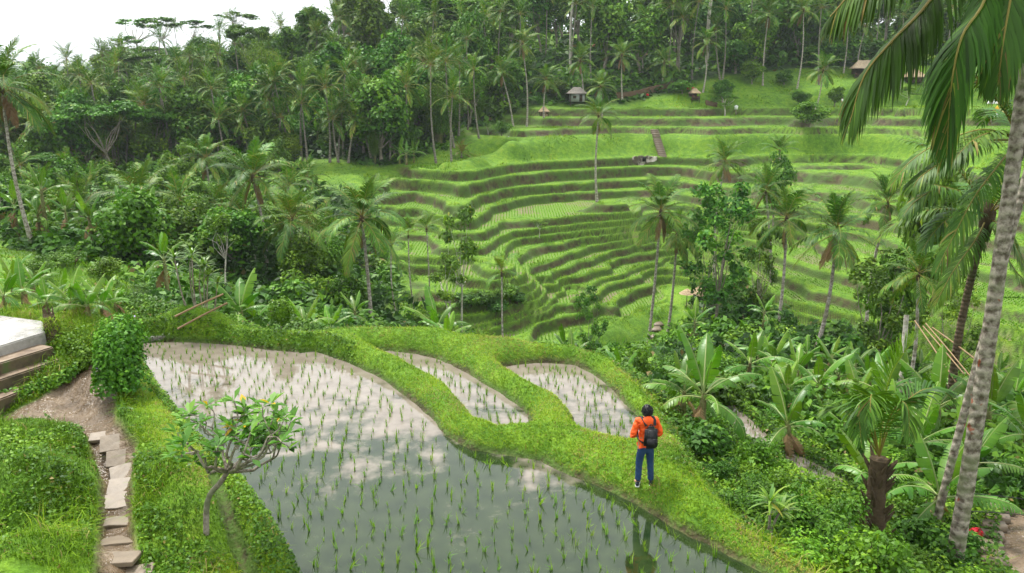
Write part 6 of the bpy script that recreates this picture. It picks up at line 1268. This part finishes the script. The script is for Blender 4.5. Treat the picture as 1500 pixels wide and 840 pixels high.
# backpack
bp = empty('backpack', (x, y, z + .015), math.radians(6)); bp.scale = (.94,) * 3; tag(bp, 'black backpack worn on the back of the orange jacket', 'backpack')
def rbox(name, c, s, mat, bev, taper=1.0, parent=bp):
    bm = bmesh.new(); bmesh.ops.create_cube(bm, size=1.0)
    for v in bm.verts: v.co = Vector((v.co.x * s[0] * (taper if v.co.z > 0 else 1), v.co.y * s[1] * (taper if v.co.z > 0 else 1), v.co.z * s[2]))
    bmesh.ops.bevel(bm, geom=list(bm.edges), offset=bev, segments=5, affect='EDGES'); me = bpy.data.meshes.new(name); bm.to_mesh(me); bm.free(); me.materials.append(mat)
    for p in me.polygons: p.use_smooth = True
    return link(name, me, parent, c)
bag = rbox('bag', (.035, -.215, 1.135), (.285, .17, .46), BK, .06, .84); rbox('front_pocket', (0, -.09, -.085), (.22, .055, .22), BK, .025, .9, bag)
g = Geo(); tube(g, spline([(.0, -.19, 1.35), (.035, -.20, 1.40), (.07, -.19, 1.35)], 9), .009, 6); link('top_handle', g.mesh('top_handle', BK, True), bag, (-.035, .215, -1.135))
for s in (-1, 1):
    g = Geo(); P = spline([(.035 + s * .085, -.165, 1.35), (s * .11 + .015, -.10, 1.46), (s * .115, .03, 1.475), (s * .125, .125, 1.38), (s * .135, .15, 1.24), (s * .165, .06, 1.06), (.035 + s * .13, -.15, .98)], 26); n = len(P); tgx = unit(np.gradient(P, axis=0)); wv = unit(np.cross(tgx, np.stack([P[:, 0] * 0, P[:, 1] - .0, P[:, 2] - 1.25], -1))) * .026; nv = np.cross(wv, tgx); nv = unit(nv) * .008
    R_ = [P - wv - nv, P + wv - nv, P + wv + nv, P - wv + nv]; g.add(np.concatenate(R_), [[k * n + i, k * n + i + 1, ((k + 1) % 4) * n + i + 1, ((k + 1) % 4) * n + i] for k in range(4) for i in range(n - 1)]); link('shoulder_strap', g.mesh('shoulder_strap', BK, True), bp)
# the walker far off on the upper terrace
x, y, z = gz(1232, 167, 150); w2 = empty('person', (x, y, z), .9); tag(w2, 'distant person in a white shirt walking along the upper terrace path', 'person')
parts = [('pe', None, (0, 0, .92), .12), ('sp', 'pe', (0, 0, 1.1), .115), ('ch', 'sp', (0, .02, 1.32), .13), ('nk', 'ch', (0, .03, 1.5), .055), ('h1', 'nk', (0, .045, 1.60), .09), ('h2', 'h1', (0, .04, 1.66), .08)]
for s in (-1, 1):
    parts += [(f'sh{s}', 'ch', (s * .17, .02, 1.4), .055), (f'el{s}', f'sh{s}', (s * .23, -.12 * s, 1.14), .042), (f'wr{s}', f'el{s}', (s * .22, -.02 * s + .1, .93), .03), (f'ha{s}', f'wr{s}', (s * .21, -.02 * s + .13, .85), .033)]
    parts += [(f'hp{s}', 'pe', (s * .09, 0, .86), .085), (f'kn{s}', f'hp{s}', (s * .1, .14 * s + .04, .48), .058), (f'an{s}', f'kn{s}', (s * .1, .26 * s - .03, .09), .04), (f'to{s}', f'an{s}', (s * .1, .26 * s + .1, .05), .035)]
V, E, Q = chain_body(parts); link('body', skin_mesh('body', V, E, Q, 0, SK, 1), w2)
sp_ = [('w', None, (0, 0, .9), .14), ('m', 'w', (0, 0, 1.1), .135), ('c', 'm', (0, .02, 1.32), .15), ('k', 'c', (0, .03, 1.46), .07)]
for s in (-1, 1): sp_ += [(f's{s}', 'c', (s * .18, .02, 1.4), .07), (f'e{s}', f's{s}', (s * .225, -.09 * s, 1.2), .06)]
V, E, Q = chain_body(sp_); link('shirt', skin_mesh('shirt', V, E, Q, 0, M['white'], 1), w2)
g = Geo(); th = np.linspace(0, PI, 8); tube(g, np.stack([0 * th, .02 + 0 * th, 1.67 + .1 * np.cos(th)], -1), .1 * np.sin(th) + .002, 10); link('hair', g.mesh('hair', HR, True), w2)
# ------------------------------------------------------------------ damp air
g = Geo(); X0, X1, Y0, Y1, ZA, ZB = -1700, 1700, -90, 2700, -60, 75
box(g, ((X0 + X1) / 2, (Y0 + Y1) / 2, (ZA + ZB) / 2), (X1 - X0, Y1 - Y0, ZB - ZA)); me = g.mesh('haze')
m, nt, out = nodes('haze'); pv = nt.nodes.new('ShaderNodeVolumePrincipled'); pv.inputs['Color'].default_value = (.86, .93, 1.0, 1); pv.inputs['Density'].default_value = .00015; pv.inputs['Anisotropy'].default_value = .0
nt.links.new(pv.outputs[0], out.inputs['Volume']); me.materials.append(m); stuff(link('haze', me), 'thin pale mist hanging over the valley', 'haze')
# ------------------------------------------------------------------ overcast daylight
w = bpy.data.worlds.new('World'); scn.world = w; w.use_nodes = True
nt = w.node_tree; bg = nt.nodes['Background']
sky = nt.nodes.new('ShaderNodeTexSky'); sky.sky_type = 'NISHITA'; sky.sun_disc = False
SUN_EL, SUN_ROT = math.radians(62), math.radians(-40)
sky.sun_elevation = SUN_EL; sky.sun_rotation = SUN_ROT; sky.dust_density = 3.0; sky.air_density = 1.0; sky.ozone_density = 1.0
hs = nt.nodes.new('ShaderNodeHueSaturation'); hs.inputs['Saturation'].default_value = .12
mx = nt.nodes.new('ShaderNodeMix'); mx.data_type = 'RGBA'; mx.inputs[0].default_value = .75; mx.inputs[7].default_value = (6.6, 6.9, 7.0, 1)
nt.links.new(sky.outputs[0], hs.inputs['Color']); nt.links.new(hs.outputs[0], mx.inputs[6]); 
tc = nt.nodes.new('ShaderNodeTexCoord'); sp = nt.nodes.new('ShaderNodeSeparateXYZ'); nt.links.new(tc.outputs['Generated'], sp.inputs[0])
mr = nt.nodes.new('ShaderNodeMapRange'); mr.inputs[3].default_value = .72; mr.inputs[4].default_value = 1.22; nt.links.new(sp.outputs[2], mr.inputs[0])   # an overcast sky is brightest overhead
ml = nt.nodes.new('ShaderNodeVectorMath'); ml.operation = 'SCALE'; nt.links.new(mx.outputs[2], ml.inputs[0]); nt.links.new(mr.outputs[0], ml.inputs['Scale']); nt.links.new(ml.outputs[0], bg.inputs['Color'])

bg.inputs['Strength'].default_value = .08
sl = bpy.data.lights.new('sun', 'SUN'); sl.energy = 1.5; sl.angle = math.radians(12); sl.color = (1, .96, .9)
so = bpy.data.objects.new('sun', sl); COL.objects.link(so)
so.rotation_euler = (PI / 2 - SUN_EL, 0, PI - SUN_ROT)
scn.view_settings.view_transform = 'Standard'; scn.view_settings.look = 'None'; scn.view_settings.gamma = 1; scn.view_settings.use_curve_mapping = False
scn.view_settings.exposure = 1.95
c = scn.cycles
c.max_bounces = 6; c.diffuse_bounces = 2; c.glossy_bounces = 2; c.transmission_bounces = 4; c.transparent_max_bounces = 4; c.volume_bounces = 1
c.use_denoising = True; c.use_adaptive_sampling = True; c.adaptive_threshold = 0.02; c.caustics_reflective = False; c.caustics_refractive = False
c.sample_clamp_indirect = 6
scn.render.engine = 'CYCLES'
